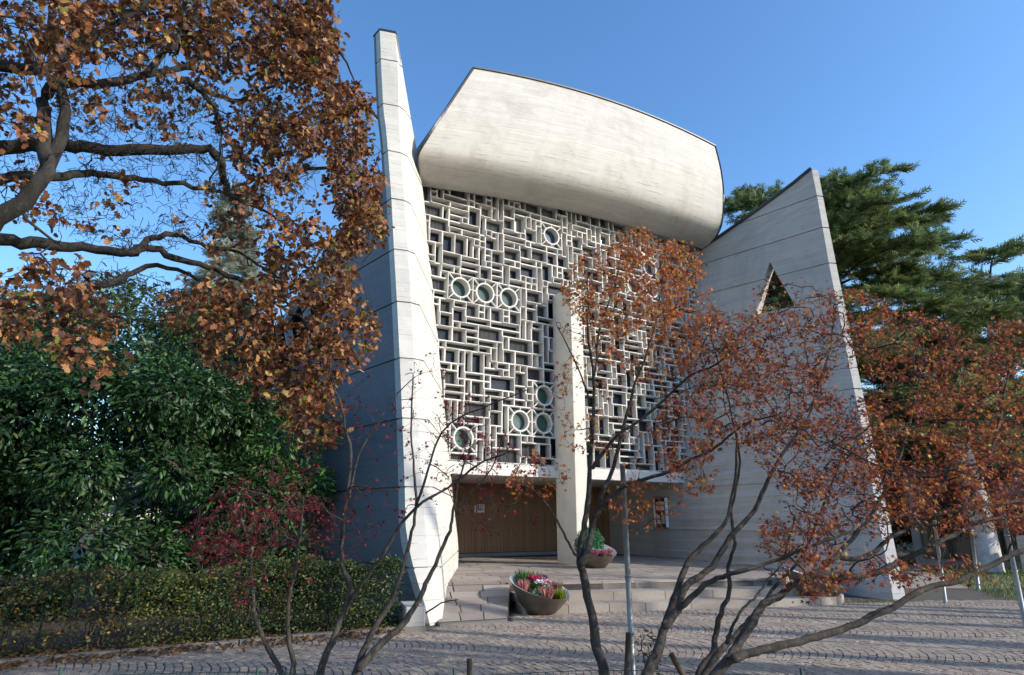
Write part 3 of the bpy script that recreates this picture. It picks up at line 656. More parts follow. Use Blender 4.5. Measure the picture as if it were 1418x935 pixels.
keep = (pos[:, 1] > 5.7) & (pos[:, 1] < np.minimum(ed(pos[:, 0]), 14.9)) & (pos[:, 0] > -7.5) & (pos[:, 0] < 13.5)
pos, rots, szs = pos[keep], rots[keep], szs[keep]
Mx = np.zeros((len(pos), 3, 3)); c_, s_ = np.cos(rots), np.sin(rots)
Mx[:, 0, 0] = c_ * szs[:, 0]; Mx[:, 1, 0] = s_ * szs[:, 0]; Mx[:, 0, 1] = -s_ * szs[:, 1]; Mx[:, 1, 1] = c_ * szs[:, 1]; Mx[:, 2, 2] = .03; Mx[:, 0, 2] = RNG.normal(0, .0008, len(pos)); Mx[:, 1, 2] = RNG.normal(0, .0008, len(pos))
vis = (pos[:, 1] > 8.1) & (np.abs(pos[:, 0]) < pos[:, 1] * .76); order = np.argsort(np.where(vis, pos[:, 1], 99))[:300]
cme = bpy.data.meshes.new('cobble'); cme.from_pydata(cv.tolist(), [], cf.tolist()); cme.materials.append(MATS['cobble_stone'])
for i in order:
    o = bpy.data.objects.new('cobble', cme); COL.objects.link(o); o.parent = pv; M = np.eye(4); M[:3, :3] = Mx[i]; M[:3, 3] = pos[i]; o.matrix_basis = Matrix(M.tolist())
k2 = np.ones(len(pos), bool); k2[order] = False
V, Q = inst(pos[k2], Mx[k2], cv, cf); quadmesh('cobbles', V, Q, 'cobble_stone', pv, 'stuff')
# gravel path and grass bank right of the wing
pth = mesh('path', [(8.9, 14.7, -.012), (13.5, 14.2, -.012), (17, 19, -.012), (15.4, 30, -.012), (11.5, 30, -.012), (11.0, 22, -.012)], [(0, 1, 2, 3, 4, 5)], 'path_gravel', kind='structure'); tag(pth, 'gravel path leading past the sail wall', 'path')
# planting bed behind the hedge with a low kerb, low concrete wall at the blade foot
bed = [np.array([x, bedline(x), 0]) for x in np.linspace(-9, -1.75, 12)] + [np.array([-2.4, 12.5, 0]), np.array([-12, 30, 0]), np.array([-30, 30, 0]), np.array([-30, 7, 0])]
v, f = prism(bed, -.05, .03); tag(mesh('planting_bed', v, f, 'soil', kind='structure'), 'bare soil bed behind the hedge', 'soil')
kb = tag(mesh('kerb', [(0, 0, -1), (.01, 0, -1), (0, .01, -1)], [(0, 1, 2)], 'kerb_stone', kind='structure'), 'low weathered kerb along the hedge bed', 'kerb')
for x in np.arange(-8.8, -1.9, .62):
    a, b = np.array([x, bedline(x) - .06, .02]), np.array([x + .6, bedline(x + .6) - .06, .02]); q = MB(); q.bar(a, b, .13, .12 + random.uniform(-.015, .015)); q.build('kerb_stone', 'kerb_stone', kb)
q = MB(); q.box((-1.66, 11.25, .17), np.array([.16, .03, 0]), np.array([-.12, .4, 0]), Z3 * .19); o = q.build('low_wall', 'concrete_grey'); tag(o, 'short low concrete wall at the hedge end by the blade foot', 'wall'); bv = o.modifiers.new('b', 'BEVEL'); bv.width = .02

# ================================================================ PLANTERS
def bowl(name, base, label, turn, sc=1.0):
    root = empty(name, base, label, 'planter', 'tilted bronze bowl planters'); n = 40; base = np.array(base)
    def rim(t): return base + sc * np.array([.60 * math.cos(t), .56 * math.sin(t), 0]) + Z3 * sc * (.50 + .2 * math.cos(t - turn))
    def foot(t): return base + sc * np.array([.28 * math.cos(t), .26 * math.sin(t), .003])
    T = [2 * math.pi * i / n for i in range(n)]; V, Fq = [], []
    for t in T:
        a, b = foot(t), rim(t)
        for q in (0, .35, .7, 1): V.append(a + (b - a) * q + (base * [1, 1, 0] - a * [1, 1, 0]) * (-.06 * math.sin(q * math.pi)))
    for i in range(n):
        for j in range(3): a, b = i * 4 + j, ((i + 1) % n) * 4 + j; Fq.append((a, b, b + 1, a + 1))
    Fq.append(tuple(i * 4 for i in range(n))[::-1]); mesh('bowl', V, Fq, 'bronze', root, smooth=True)
    V, Fq = [], []
    for t in T:
        a, b = foot(t), rim(t); ctr = base.copy(); ctr[2] = b[2]; inn = b + (ctr - b) * .035
        V += [b, inn, base + ((a + (b - a) * .5) - base) * np.array([.93, .93, 1])]
    for i in range(n):
        for j in range(2): a, b = i * 3 + j, ((i + 1) % n) * 3 + j; Fq.append((a, b, b + 1, a + 1))
    mesh('lining', V, Fq, 'zinc_inside', root, smooth=True)
    V = [base + sc * np.array([.5 * math.cos(t), .47 * math.sin(t), 0]) + Z3 * sc * (.36 + .12 * math.cos(t - turn)) for t in T]; mesh('soil', V, [tuple(range(n))], 'soil', root)
    return lambda x, y: base + sc * np.array([x, y, .36 + .12 * (x * math.cos(turn) + y * math.sin(turn)) / .5])
def tuft(kind, p, cs, label, cat, h=.22, r=.09, n=140, flower=None, grp='bedding plants in the bronze bowls'):
    root = empty(kind, p, label, cat, grp); p = np.array(p)
    if kind in ('heather_plant', 'grass_tuft'):
        a = RNG.uniform(0, 6.283, n); rr = r * np.sqrt(RNG.uniform(0, 1, n)); b = np.stack([rr * np.cos(a) * .5, rr * np.sin(a) * .5, np.zeros(n)], 1); D = np.stack([rr * np.cos(a) * 1.6 / h * .6, rr * np.sin(a) * 1.6 / h * .6, np.ones(n)], 1)
        ln = h * RNG.uniform(.6, 1.1, n); tv = np.array([(0, -.012 / .2, 0), (.5, -.05, 0), (1, 0, 0), (.5, .05, 0)]); R = frames(D, RNG.normal(0, 1, (n, 3)))
        V, Q = inst(p + b, R * ln[:, None, None], tv, np.array([(0, 1, 2, 3)])); quadmesh('stems', V, Q, 'petal', root, 'stuff', np.repeat(palette(n, cs, .2), 4, 0))
        if kind == 'heather_plant':
            k = n * 5; i = RNG.integers(0, n, k); q = p + b[i] + unit(D[i]) * (ln[i] * RNG.uniform(.35, 1, k))[:, None] + RNG.normal(0, .004, (k, 3)); leaf_cloud('florets', q, .022, SMALL, cs, 'petal', root)
    else:
        q = RNG.normal(0, 1, (n, 3)); q = unit(q) * RNG.uniform(.55, 1, (n, 1)); q[:, 2] = np.abs(q[:, 2]); q = p + q * [r, r, h]; leaf_cloud('leaves', q, .055, OVAL, cs, 'leaf_hedge', root)
        if flower:
            m = 46; q = RNG.normal(0, 1, (m, 3)); q = unit(q) * [r * .9, r * .9, h * .3]; q[:, 2] = np.abs(q[:, 2]) + h * .95; leaf_cloud('flowers', p + q, .055, OVAL, flower, 'petal', root, droop=-.6)
    return root
PINK = [(.5, .16, .17, 2), (.55, .27, .22, 2), (.4, .1, .16, 1), (.16, .14, .06, 1)]; GRN = [(.05, .11, .03, 2), (.08, .16, .04, 1)]; SIL = [(.12, .19, .12, 2), (.2, .27, .18, 1)]
at1 = bowl('bowl_planter', atz(748, 850, 0), 'bronze bowl planter of heather and cyclamen by the steps and ramp', math.radians(138), .97)
at1b = lambda x, y, dz=.0: at1(x, y) + Z3 * dz
tuft('heather_plant', at1b(-.33, -.12), PINK, 'salmon pink heather at the ramp side of the bowl by the steps', 'heather', .24, .13)
tuft('heather_plant', at1b(.12, -.3), PINK, 'pale pink heather spilling over the front rim of the bowl by the steps', 'heather', .24, .15)
tuft('heather_plant', at1b(.33, .12), [(.25, .12, .1, 1), (.12, .13, .05, 1)], 'brownish heather at the back of the bowl by the steps', 'heather', .25, .1)
tuft('grass_tuft', at1b(-.36, .16), [(.06, .15, .05, 2), (.1, .2, .07, 1)], 'upright green grass at the high rim of the bowl by the steps', 'grass', .34, .12)
tuft('grass_tuft', at1b(-.1, .3), [(.14, .12, .06, 1), (.07, .13, .05, 1)], 'thin brown-green grass behind the cyclamen in the bowl by the steps', 'grass', .34, .14)
tuft('leafy_plant', at1b(-.1, .05, .04), GRN, 'crimson cyclamen in the bowl by the steps', 'flower', .2, .12, 90, [(.55, .01, .09, 2), (.7, .05, .2, 1)])
tuft('leafy_plant', at1b(.08, .22, .03), GRN, 'purple cyclamen at the back of the bowl by the steps', 'flower', .2, .1, 90, [(.22, .01, .12, 2), (.35, .03, .2, 1)])
tuft('leafy_plant', at1b(-.02, -.14, .05), GRN, 'white cyclamen in the bowl by the steps', 'flower', .17, .1, 90, [(.8, .8, .78, 1)])
tuft('leafy_plant', at1b(.14, -.08, .05), GRN, 'red cyclamen beside white ones in the bowl by the steps', 'flower', .17, .1, 90, [(.6, .03, .03, 1)])
tuft('leafy_plant', at1b(-.1, -.34, .0), SIL, 'silvery green leafy plant at the front rim of the bowl by the steps', 'plant', .16, .1, 150)
tuft('heather_plant', at1b(.37, -.2), [(.3, .36, .04, 2), (.18, .26, .03, 1)], 'lime yellow heather at the low rim of the bowl by the steps', 'heather', .22, .13)
at2 = bowl('bowl_planter', atz(824, 786, .45), 'bronze bowl planter with a round green bush beside the column', math.radians(120))
tuft('leafy_plant', at2(-.12, .05) + Z3 * .12, [(.035, .15, .06, 2), (.06, .22, .09, 1)], 'round bright green bush in the bowl beside the column', 'bush', .6, .42, 3500)
for k, (x, y) in enumerate(((-.05, -.3), (.2, -.2), (.36, -.02))): tuft('heather_plant', at2(x, y), [(.45, .12, .22, 2), (.5, .3, .12, 1), (.3, .1, .2, 1)], ('magenta heather under the round bush beside the column', 'orange-pink heather in the bowl beside the column', 'dusky pink heather at the rim of the bowl beside the column')[k], 'heather', .2, .14)
at3 = bowl('bowl_planter', atz(1131, 834, 0), 'bronze bowl planter against the sail wall, white inside its high rim', math.radians(165))
tuft('leafy_plant', at3(.05, -.1), GRN, 'low green plant in the bowl against the sail wall', 'plant', .2, .16, 200)
tuft('heather_plant', at3(.3, -.05), [(.2, .08, .09, 1), (.12, .1, .06, 1)], 'faded dark heather in the bowl against the sail wall', 'heather', .2, .15)
tuft('heather_plant', at3(-.25, -.1), PINK, 'pink heather in the bowl against the sail wall', 'heather', .2, .15)

# ================================================================ TREES IN FRONT
CRIM = [(.20, .014, .028, 3), (.13, .009, .022, 3.5), (.34, .04, .05, 1)]
ORNG = [(.52, .17, .045, 4), (.36, .10, .035, 4), (.24, .06, .03, 2), (.64, .3, .05, 2)]
RUST = [(.37, .105, .042, 4), (.23, .055, .036, 4), (.47, .16, .045, 2.6), (.6, .28, .05, 1.2), (.12, .03, .028, 2.4)]
OAKC = [(.29, .12, .045, 4), (.18, .07, .033, 3.5), (.44, .23, .095, 1.8), (.09, .04, .025, 3.5), (.36, .24, .06, .8), (.14, .15, .03, .5)]
def grow_tree(name, label, limbs, regs, tiers, cs, leaf, base, mat='bark_maple', per=5, spread=.03, curl=.14, lmat='leaf_maple', tm=MAPLE, singles=0, group=None, cat='tree', along=.6, droop=.4):
    T = Tree()
    for l in limbs: T.pxlimb(*l[:3], l[3] * .72, l[4] * .9)
    for n, rt, cap, tp in tiers: T.grow(sample_px(regs, n), rt, cap, curl, 5, tp)
    root = T.build(name, label, cat, mat, base, group)
    p, d = tip_leaves(T.tips, per, spread, along); leaf_cloud('crown', p, leaf, tm, cs, lmat, root, singles=singles, dirs=d, droop=droop); return root
# crimson maple with low dense foliage
grow_tree('maple_tree', 'small crimson-leaved maple in front of the hedge, leaves thick and low', [
    ([(393, 985), (391, 934), (377, 909), (366, 887), (355, 857), (350, 827), (345, 760), (330, 705)], 6.4, 6.9, .045, .012),
    ([(404, 985), (405, 934), (406, 915), (399, 876), (400, 833), (407, 800), (415, 745), (420, 690)], 6.4, 6.3, .042, .012)],
    [(375, 688, 85, 30, 5.8, 7.6, 2), (330, 735, 75, 40, 5.8, 7.6, 3), (420, 715, 60, 40, 5.8, 7.4, 1.6), (300, 765, 45, 22, 6, 7.4, 1.2), (360, 790, 80, 50, 5.8, 7.2, 1), (470, 745, 60, 30, 6, 7, .5), (400, 650, 40, 25, 6, 7.4, .5)],
    [(50, .005, .012, False), (520, .0018, .005, True)], CRIM, .05, (-2.3, 6.4, 0), per=5, spread=.025)
# sparse maple, nearly bare, with crimson remnants
grow_tree('maple_tree', 'nearly bare multi-stemmed maple with scattered dark red leaves before the blade wall', [
    ([(440, 985), (443, 934), (451, 909), (467, 871), (482, 833), (484, 808), (474, 784), (473, 748), (478, 707), (485, 625), (478, 592), (472, 560), (459, 528), (456, 480)], 6.2, 6.8, .055, .009),
    ([(480, 838), (495, 816), (525, 775), (557, 724), (585, 696), (620, 675), (660, 645), (700, 628)], 6.25, 5.6, .032, .008),
    ([(484, 690), (488, 666), (501, 621), (526, 583), (542, 554), (575, 522)], 6.5, 6.9, .02, .006),
    ([(480, 985), (492, 934), (505, 898), (519, 868), (541, 835), (557, 789), (568, 748), (576, 702), (574, 650), (569, 600), (572, 520)], 6.0, 6.4, .05, .008),
    ([(576, 702), (590, 660), (602, 620), (625, 585), (680, 560), (730, 540)], 6.2, 5.7, .02, .006),
    ([(498, 925), (525, 895), (557, 865), (576, 838), (590, 808), (606, 773), (623, 735), (628, 707), (634, 670), (652, 620)], 6.0, 6.6, .05, .01),
    ([(631, 715), (653, 680), (680, 650), (700, 600)], 6.4, 6.1, .016, .005), ([(590, 849), (612, 835), (634, 830)], 6.2, 6.0, .012, .005)],
    [(600, 570, 55, 80, 5.7, 7, 2), (650, 600, 60, 60, 5.5, 7, 2), (690, 700, 60, 40, 5.6, 6.6, 1.6), (700, 640, 60, 30, 5.6, 6.6, 1.2), (560, 640, 60, 70, 5.8, 7, 1), (480, 560, 50, 60, 6.3, 7.4, 1.5), (520, 700, 50, 30, 6, 7, .8), (640, 660, 60, 50, 5.6, 6.6, 1)],
    [(45, .004, .01, False), (420, .0016, .004, True)], CRIM, .056, (-1.9, 6.1, 0), per=2.2, spread=.02, curl=.1)
# orange maple on the axis
grow_tree('maple_tree', 'slender maple with bright orange leaves at its top before the column', [
    ([(850, 990), (838, 935), (827, 898), (819, 852), (809, 801), (803, 772), (806, 745), (814, 700), (816, 651), (820, 607), (822.6, 551), (821, 509), (814, 460), (813, 385)], 6.2, 6.6, .078, .01),
    ([(806, 780), (812, 766), (819, 733), (829, 707), (836, 680), (850, 645), (862, 600), (871, 562), (880, 529), (894, 496), (907, 450), (916, 405), (921, 360), (938, 300)], 6.25, 7.0, .05, .004),
    ([(823, 520), (826, 496), (830, 455), (840, 427), (852, 393), (862, 340)], 6.5, 6.4, .018, .007),
    ([(821, 648), (854, 604), (891, 579), (955, 521), (988, 507), (1020, 480)], 6.4, 5.8, .028, .008),
    ([(832, 700), (871, 671), (916, 657), (960, 635), (982, 626), (1017, 598), (1048, 580)], 6.3, 5.6, .03, .009),
    ([(806, 772), (796, 766), (784, 746), (768, 715), (758, 700), (735, 675), (700, 668)], 6.3, 6.0, .022, .006),
    ([(816, 557), (806, 523), (790, 487), (771, 451)], 6.5, 6.7, .016, .006)],
    [(850, 400, 70, 60, 5.8, 7.4, 4), (905, 390, 55, 60, 5.8, 7.6, 4), (945, 365, 32, 30, 6, 7.4, 1.5), (825, 440, 45, 50, 6, 7.2, 1.5), (880, 340, 35, 25, 6, 7.2, 1.2), (900, 480, 70, 50, 5.6, 7, 2), (950, 440, 50, 50, 5.6, 7, 2), (800, 560, 40, 80, 6, 7, .5), (870, 580, 60, 70, 5.6, 7, .7), (890, 700, 50, 35, 5.6, 6.6, .8), (740, 660, 45, 30, 5.8, 6.4, .5), (960, 660, 40, 30, 5.4, 6.2, .6)],
    [(70, .004, .012, False), (1200, .0016, .004, True)], ORNG, .066, (.95, 6.2, 0), per=5, spread=.03, singles=150)
# big spreading maple on the right
Y0 = 5.3
grow_tree('maple_tree', 'wide rust-leaved maple with several dark trunks fanning out over the paving', [
    ([(880, 990), (896, 934), (911, 900), (921, 866), (933, 832), (946, 794), (961, 768), (987, 743), (1007, 715), (1018, 660), (1020, 600)], Y0, 6.1, .07, .01),
    ([(921, 866), (938, 844), (952, 810), (986, 786), (1010, 745), (1044, 707), (1065, 663), (1082, 632), (1116, 584), (1132, 540), (1150, 480), (1155, 430)], Y0, 6.6, .05, .008),
    ([(940, 842), (976, 810), (1010, 795), (1044, 786), (1085, 772), (1126, 755), (1180, 735)], Y0, 5.0, .035, .009),
    ([(960, 990), (968, 934), (987, 905), (991, 883), (995, 858), (1010, 820), (1009, 783), (1017, 752), (1013, 704), (1025, 640), (1010, 560), (985, 470)], 5.8, 6.6, .05, .008),
    ([(960, 990), (976, 934), (995, 905), (1012, 886), (1033, 864), (1050, 843), (1075, 810), (1110, 770), (1140, 700), (1170, 620)], Y0, 6.2, .048, .008),
    ([(1006, 890), (1012, 871), (1029, 843), (1048, 824), (1065, 800), (1085, 775), (1100, 720)], Y0, 5.7, .02, .006),
    ([(960, 975), (991, 934), (1012, 911), (1021, 894), (1042, 862), (1057, 837), (1084, 822), (1103, 804), (1131, 793), (1153, 773), (1187, 774), (1213, 762), (1232, 745), (1252, 734), (1286, 712), (1300, 680), (1320, 650), (1345, 600)], 5.0, 6.3, .06, .01),
    ([(1150, 776), (1190, 735), (1220, 690), (1250, 620), (1270, 540), (1280, 460)], 5.6, 6.4, .03, .007),
    ([(1286, 712), (1328, 708), (1365, 700), (1418, 691), (1470, 680)], 5.9, 6.2, .03, .015),
    ([(1125, 796), (1187, 797), (1224, 790), (1249, 776), (1283, 759), (1317, 742), (1356, 722), (1418, 714), (1470, 700)], 5.4, 5.9, .04, .018),
    ([(1016, 912), (1035, 904), (1061, 899), (1099, 890), (1142, 880), (1187, 863), (1230, 844), (1266, 824), (1283, 815), (1328, 804), (1356, 790), (1407, 767), (1450, 750)], 5.0, 5.6, .045, .022),
    ([(1317, 742), (1350, 680), (1380, 600), (1400, 500)], 5.8, 6.4, .03, .008)],
    [(1080, 490, 80, 60, 5.4, 7.2, 3), (1000, 490, 60, 60, 5.6, 7, 2.6), (1060, 560, 110, 60, 5.2, 7.2, 3.5), (1140, 620, 100, 65, 5, 7.2, 2.8), (1190, 690, 110, 55, 5, 7, 2.6), (1110, 745, 60, 35, 5, 6.4, 1.2), (1250, 600, 100, 70, 5.2, 7.4, 3.5), (1350, 560, 75, 80, 5.4, 7.4, 3.4), (1385, 660, 60, 80, 5.2, 7.2, 2.6), (1250, 480, 90, 50, 5.6, 7.4, 2.6), (1180, 440, 55, 40, 5.6, 7.2, 1.2), (1130, 800, 60, 25, 4.9, 5.7, .5), (1300, 690, 90, 50, 5.2, 6.8, 2.2), (950, 600, 50, 60, 5.4, 6.4, 1), (1100, 425, 60, 40, 5.8, 7, .5), (1260, 790, 110, 20, 5, 5.9, .9), (1400, 480, 40, 40, 5.8, 7, 1.2)],
    [(60, .008, .024, False), (200, .006, .016, False), (700, .003, .009, False), (3800, .0019, .0042, True)], RUST, .06, (1.75, 5.2, 0), per=5.6, spread=.035, singles=300)
# broad oak on the left, trunk outside the frame
T = Tree(); T.limb([(-6.6, 5.6, -.05), (-6.5, 5.6, 1.2), (-6.35, 5.5, 2.6), (-6.1, 5.3, 3.6)], .3, .16)
T.limb([(-6.1, 5.3, 3.5), aty(-60, 345, 5.0), aty(0, 305, 4.9), aty(56, 252, 4.9), aty(64, 197, 5), aty(60, 140, 5.1), aty(90, 115, 5.2), aty(145, 115, 5.3), aty(205, 103, 5.5), aty(270, 85, 5.8), aty(291, 30, 6), aty(330, -30, 6.2)], .095, .02, .012)
for px, y0, y1, r0, r1 in [
    ([(-90, 230), (0, 205), (77, 201), (128, 205), (205, 207), (282, 205), (306, 222), (308, 252), (329, 274), (364, 248), (406, 240), (450, 232), (485, 250), (495, 300)], 5.3, 7.4, .085, .012),
    ([(-90, 300), (0, 246), (73, 246), (128, 240), (171, 246), (227, 252), (282, 261), (325, 274), (380, 300), (430, 340)], 5.4, 7.2, .06, .012),
    ([(-90, 350), (0, 332), (56, 338), (115, 342), (180, 351), (205, 334), (240, 323), (274, 338), (330, 350), (380, 380)], 5.2, 7.0, .075, .012),
    ([(180, 350), (205, 342), (240, 355), (274, 366), (330, 385), (380, 420), (420, 445), (440, 500), (432, 560), (455, 620)], 6, 7.8, .05, .008),
    ([(-90, 440), (0, 425), (150, 394), (184, 376), (231, 368), (290, 400), (330, 450)], 5.2, 7.2, .06, .01),
    ([(248, 111), (278, 120), (317, 139), (346, 133), (400, 110), (450, 60)], 5.7, 7.2, .04, .01), ([(274, 124), (295, 145), (304, 171), (304, 214), (290, 250)], 5.8, 6.2, .03, .008),
    ([(60, 245), (90, 170), (85, 110), (70, 50), (80, -30)], 4.95, 5.2, .06, .03), ([(205, 103), (240, 60), (270, 20), (280, -40)], 5.4, 5.8, .04, .02),
    ([(406, 240), (440, 180), (470, 130), (462, 80), (440, 30)], 6.8, 7.4, .03, .008), ([(0, 90), (60, 95), (110, 60), (170, 30), (230, -20)], 4.9, 5.4, .06, .02), ([(330, -30), (400, 20), (460, 60), (490, 110)], 6.2, 7.4, .04, .01)]: T.pxlimb(px, y0, y1, r0, r1, .012)
oreg = [(440, 50, 26, 55, 6.2, 8, 2.6), (405, 60, 55, 60, 6, 7.8, 3.4), (410, 150, 70, 65, 6, 8, 3.2), (478, 165, 36, 50, 6.6, 8, 2.2), (490, 250, 38, 55, 6.6, 8, 2.6), (505, 310, 32, 36, 6.8, 8, 1.6), (430, 370, 70, 60, 6.4, 8.2, 3.4), (475, 450, 48, 50, 6.8, 8.2, 2.2), (410, 500, 70, 60, 6.6, 8.2, 3), (435, 570, 40, 50, 7, 8.2, 1.8), (330, 460, 60, 55, 6.2, 7.6, 1.8), (330, 50, 90, 60, 5.6, 7.2, 3), (200, 30, 130, 45, 5, 6.6, 3), (60, 50, 80, 60, 4.4, 5.6, 2), (30, 130, 50, 60, 4.4, 5.4, .5), (150, 250, 150, 90, 4.8, 6.4, .5), (60, 385, 80, 30, 4.3, 5.4, .5), (70, 440, 90, 40, 4.3, 5.4, .8), (300, 420, 90, 45, 5.8, 7.4, 2), (350, 300, 90, 60, 6, 7.2, 1.2), (120, 500, 60, 30, 4.6, 5.6, .25), (300, 150, 90, 50, 5.6, 6.8, .8), (380, 200, 60, 60, 6, 7.2, 1.6), (160, 130, 90, 50, 5, 6.2, .7)]
oreg += [(u, v, ru, rv, y0, y1, w) for u, v, ru, rv, y0, y1, w in [(-120, 120, 130, 200, 4.2, 6.5, 3), (-150, 380, 100, 100, 4.4, 6.5, 1.5), (200, -60, 250, 50, 4.5, 7, 3), (430, -40, 60, 40, 6, 7.6, 2)]]
T.grow(sample_px(oreg, 170), .008, .022, .22, 7, False); T.grow(sample_px(oreg, 700), .004, .010, .3, 7, False); T.grow(sample_px(oreg, 2600), .0022, .006, .3, 6, True)
T.grow(sample_px([(220, 230, 220, 120, 5, 7.2, 3), (120, 420, 140, 50, 4.8, 6.5, 1), (120, 130, 140, 90, 4.8, 6.2, 1)], 1700), .0032, .009, .45, 8, False)
oak = T.build('oak_tree', 'large oak with brown-orange autumn leaves reaching over the dark evergreen shrub', 'tree', 'bark_oak', (-6.6, 5.6, 0))
p, d = tip_leaves(T.tips, 8.0, .05, .5); leaf_cloud('crown', p, .088, OAK, OAKC, 'leaf_oak', oak, singles=300, dirs=d, droop=.5)

# ================================================================ SHRUB, HEDGE, BACKGROUND PLANTING
def blob_points(blobs, n, shell=.55):      # blobs (x,y,z,rx,ry,rz): points near the surface of each lobe
    b = np.array(blobs); w = b[:, 3] * b[:, 5]; k = RNG.choice(len(b), n, p=w / w.sum()); q = unit(RNG.normal(0, 1, (n, 3)))
    r = RNG.uniform(shell, 1.06, (n, 1)); return b[k, :3] + q * r * b[k, 3:], q
def bush(name, label, cat, base, blobs, n, size, tm, cs, mat, group=None, stems=6, singles=0, droop=.3, face=.9, shell=.55):
    root = empty(name, base, label, cat, group); T = Tree(); base = np.array(base, float); T.limb([base - Z3 * .05, base + Z3 * .3], .08, .06)
    T.grow([np.array(b[:3]) for b in blobs], .03, .09, .12, 6, False); T.grow(blob_points(blobs, 60 * stems // 3)[0], .006, .03, .15, 5, False)
    tubes('trunk', T.big + T.small, 6, 'bark_maple', root)
    p, q = blob_points(blobs, n, shell); ok = p[:, 2] > .03; p, q = p[ok], q[ok]
    leaf_cloud('foliage', p, size, tm, cs, mat, root, singles=singles, dirs=q * face, droop=droop, up=.9); return root
rr = random.Random(21)
def lobes(c, R, n, r0, r1, flat=.8):
    out = []
    for _ in range(n):
        a = rr.uniform(0, 6.283); e = rr.uniform(-.9, 1); k = math.sqrt(max(0, 1 - e * e)) * rr.uniform(.55, 1); r = rr.uniform(r0, r1)
        out.append((c[0] + R[0] * k * math.cos(a), c[1] + R[1] * k * math.sin(a), max(r * .5, c[2] + R[2] * e), r, r, r * flat))
    return out
LAUR = [(.022, .062, .018, 4), (.03, .085, .024, 3), (.014, .038, .014, 3), (.06, .13, .035, 1), (.11, .13, .04, .3)]
bush('laurel_shrub', 'huge glossy dark green evergreen shrub rising behind the hedge', 'shrub', (-7.6, 12.6, 0), lobes((-7.6, 12.6, 2.5), (2.9, 2.0, 2.4), 60, .55, .95) + lobes((-9.8, 11.8, 2.2), (1.5, 1.5, 2.4), 22, .5, .9), 62000, .125, OVAL, LAUR, 'leaf_gloss', singles=300, droop=.5)
bush('laurel_shrub', 'lighter green evergreen shrub behind the crimson maple, touching the dark blue-grey wall', 'shrub', (-5.0, 14.2, 0), lobes((-5.3, 14.4, 2.2), (1.1, 1.2, 2.2), 22, .45, .8), 9000, .14, OVAL, [(.05, .13, .03, 3), (.04, .1, .025, 3), (.09, .18, .04, 1)], 'leaf_gloss')
bush('evergreen_tree', 'mid green broadleaf tree rising behind the huge evergreen shrub', 'tree', (-10.5, 17, 0), lobes((-11.2, 17, 5.0), (5.2, 2, 3.0), 60, .6, 1.2), 24000, .16, OVAL, [(.06, .12, .03, 3), (.04, .09, .03, 2), (.13, .17, .04, 1.2)], 'leaf_hedge')
# hedge of clipped shrubs along the bed
def hedge_run(x0, x1, n, size, cs, label, thin, h=.92, w=.75):
    xm = (x0 + x1) / 2; root = empty('hedge', (xm, bedline(xm) + .55, 0), label, 'hedge'); X = RNG.uniform(x0, x1, n); q = RNG.uniform(0, 1, n)
    yy = RNG.uniform(0, 1, n); zz = RNG.uniform(0, 1, n); side = RNG.uniform(0, 1, n)
    zz = np.where(side < .3, 1 - RNG.exponential(.06, n), zz); yy = np.where((side >= .3) & (side < .75), RNG.exponential(.12, n), yy); yy = np.clip(yy, 0, 1); zz = np.clip(zz, .02, 1.03)
    nz = .45 + .55 * np.sin(X * 5.1 + yy * 3 + 2 * np.sin(zz * 5 + X)) * np.cos(X * 2.3 + zz * 7); keep = (RNG.uniform(0, 1, n) > thin * (1 - .6 * zz)) & (RNG.uniform(0, 1, n) < .45 + .75 * nz)
    X, yy, zz = X[keep], yy[keep], zz[keep]; P = np.stack([X, np.array([bedline(x) for x in X]) + .14 + yy * w + RNG.normal(0, .03, len(X)), .04 + zz * h * (1 + .06 * np.sin(X * 3.1) + .05 * np.sin(X * 11)) + np.abs(RNG.normal(0, .035, len(X)))], 1)
    st_ = []
    for _ in range(int((x1 - x0) * 26)):
        x = RNG.uniform(x0, x1); b = np.array([x, bedline(x) + .15 + RNG.uniform(.1, w), .0]); t = b + np.array([RNG.normal(0, .12), RNG.normal(0, .12), h * RNG.uniform(.6, 1)]); m_ = (b + t) / 2 + RNG.normal(0, .05, 3); st_.append((smooth_line([b, m_, t], 3), np.linspace(.011, .004, 7)))
    tubes('stems', st_, 4, 'bark_maple', root, 'stuff'); leaf_cloud('foliage', P, size, SMALL, cs, 'leaf_hedge', root, droop=.1, up=.5)
YEL = [(.11, .125, .03, 3), (.2, .19, .04, 1.3), (.05, .075, .025, 3)]; HG = [(.035, .06, .02, 4), (.05, .085, .025, 3), (.09, .11, .03, 1)]
hedge_run(-7.6, -5.2, 11000, .055, [(.05, .07, .025, 3), (.1, .1, .03, 1), (.38, .22, .04, .5), (.14, .09, .05, 1)], 'thin see-through hedge length with bare stems and a few yellow leaves', .5)
hedge_run(-5.2, -4.25, 6500, .05, YEL, 'yellow-green hedge length between the thin hedge and the dark hedge', .3)
hedge_run(-4.25, -1.85, 24000, .05, HG + [(.2, .17, .04, .8)], 'dense dark green clipped hedge ending at the blade wall', .1, .98)
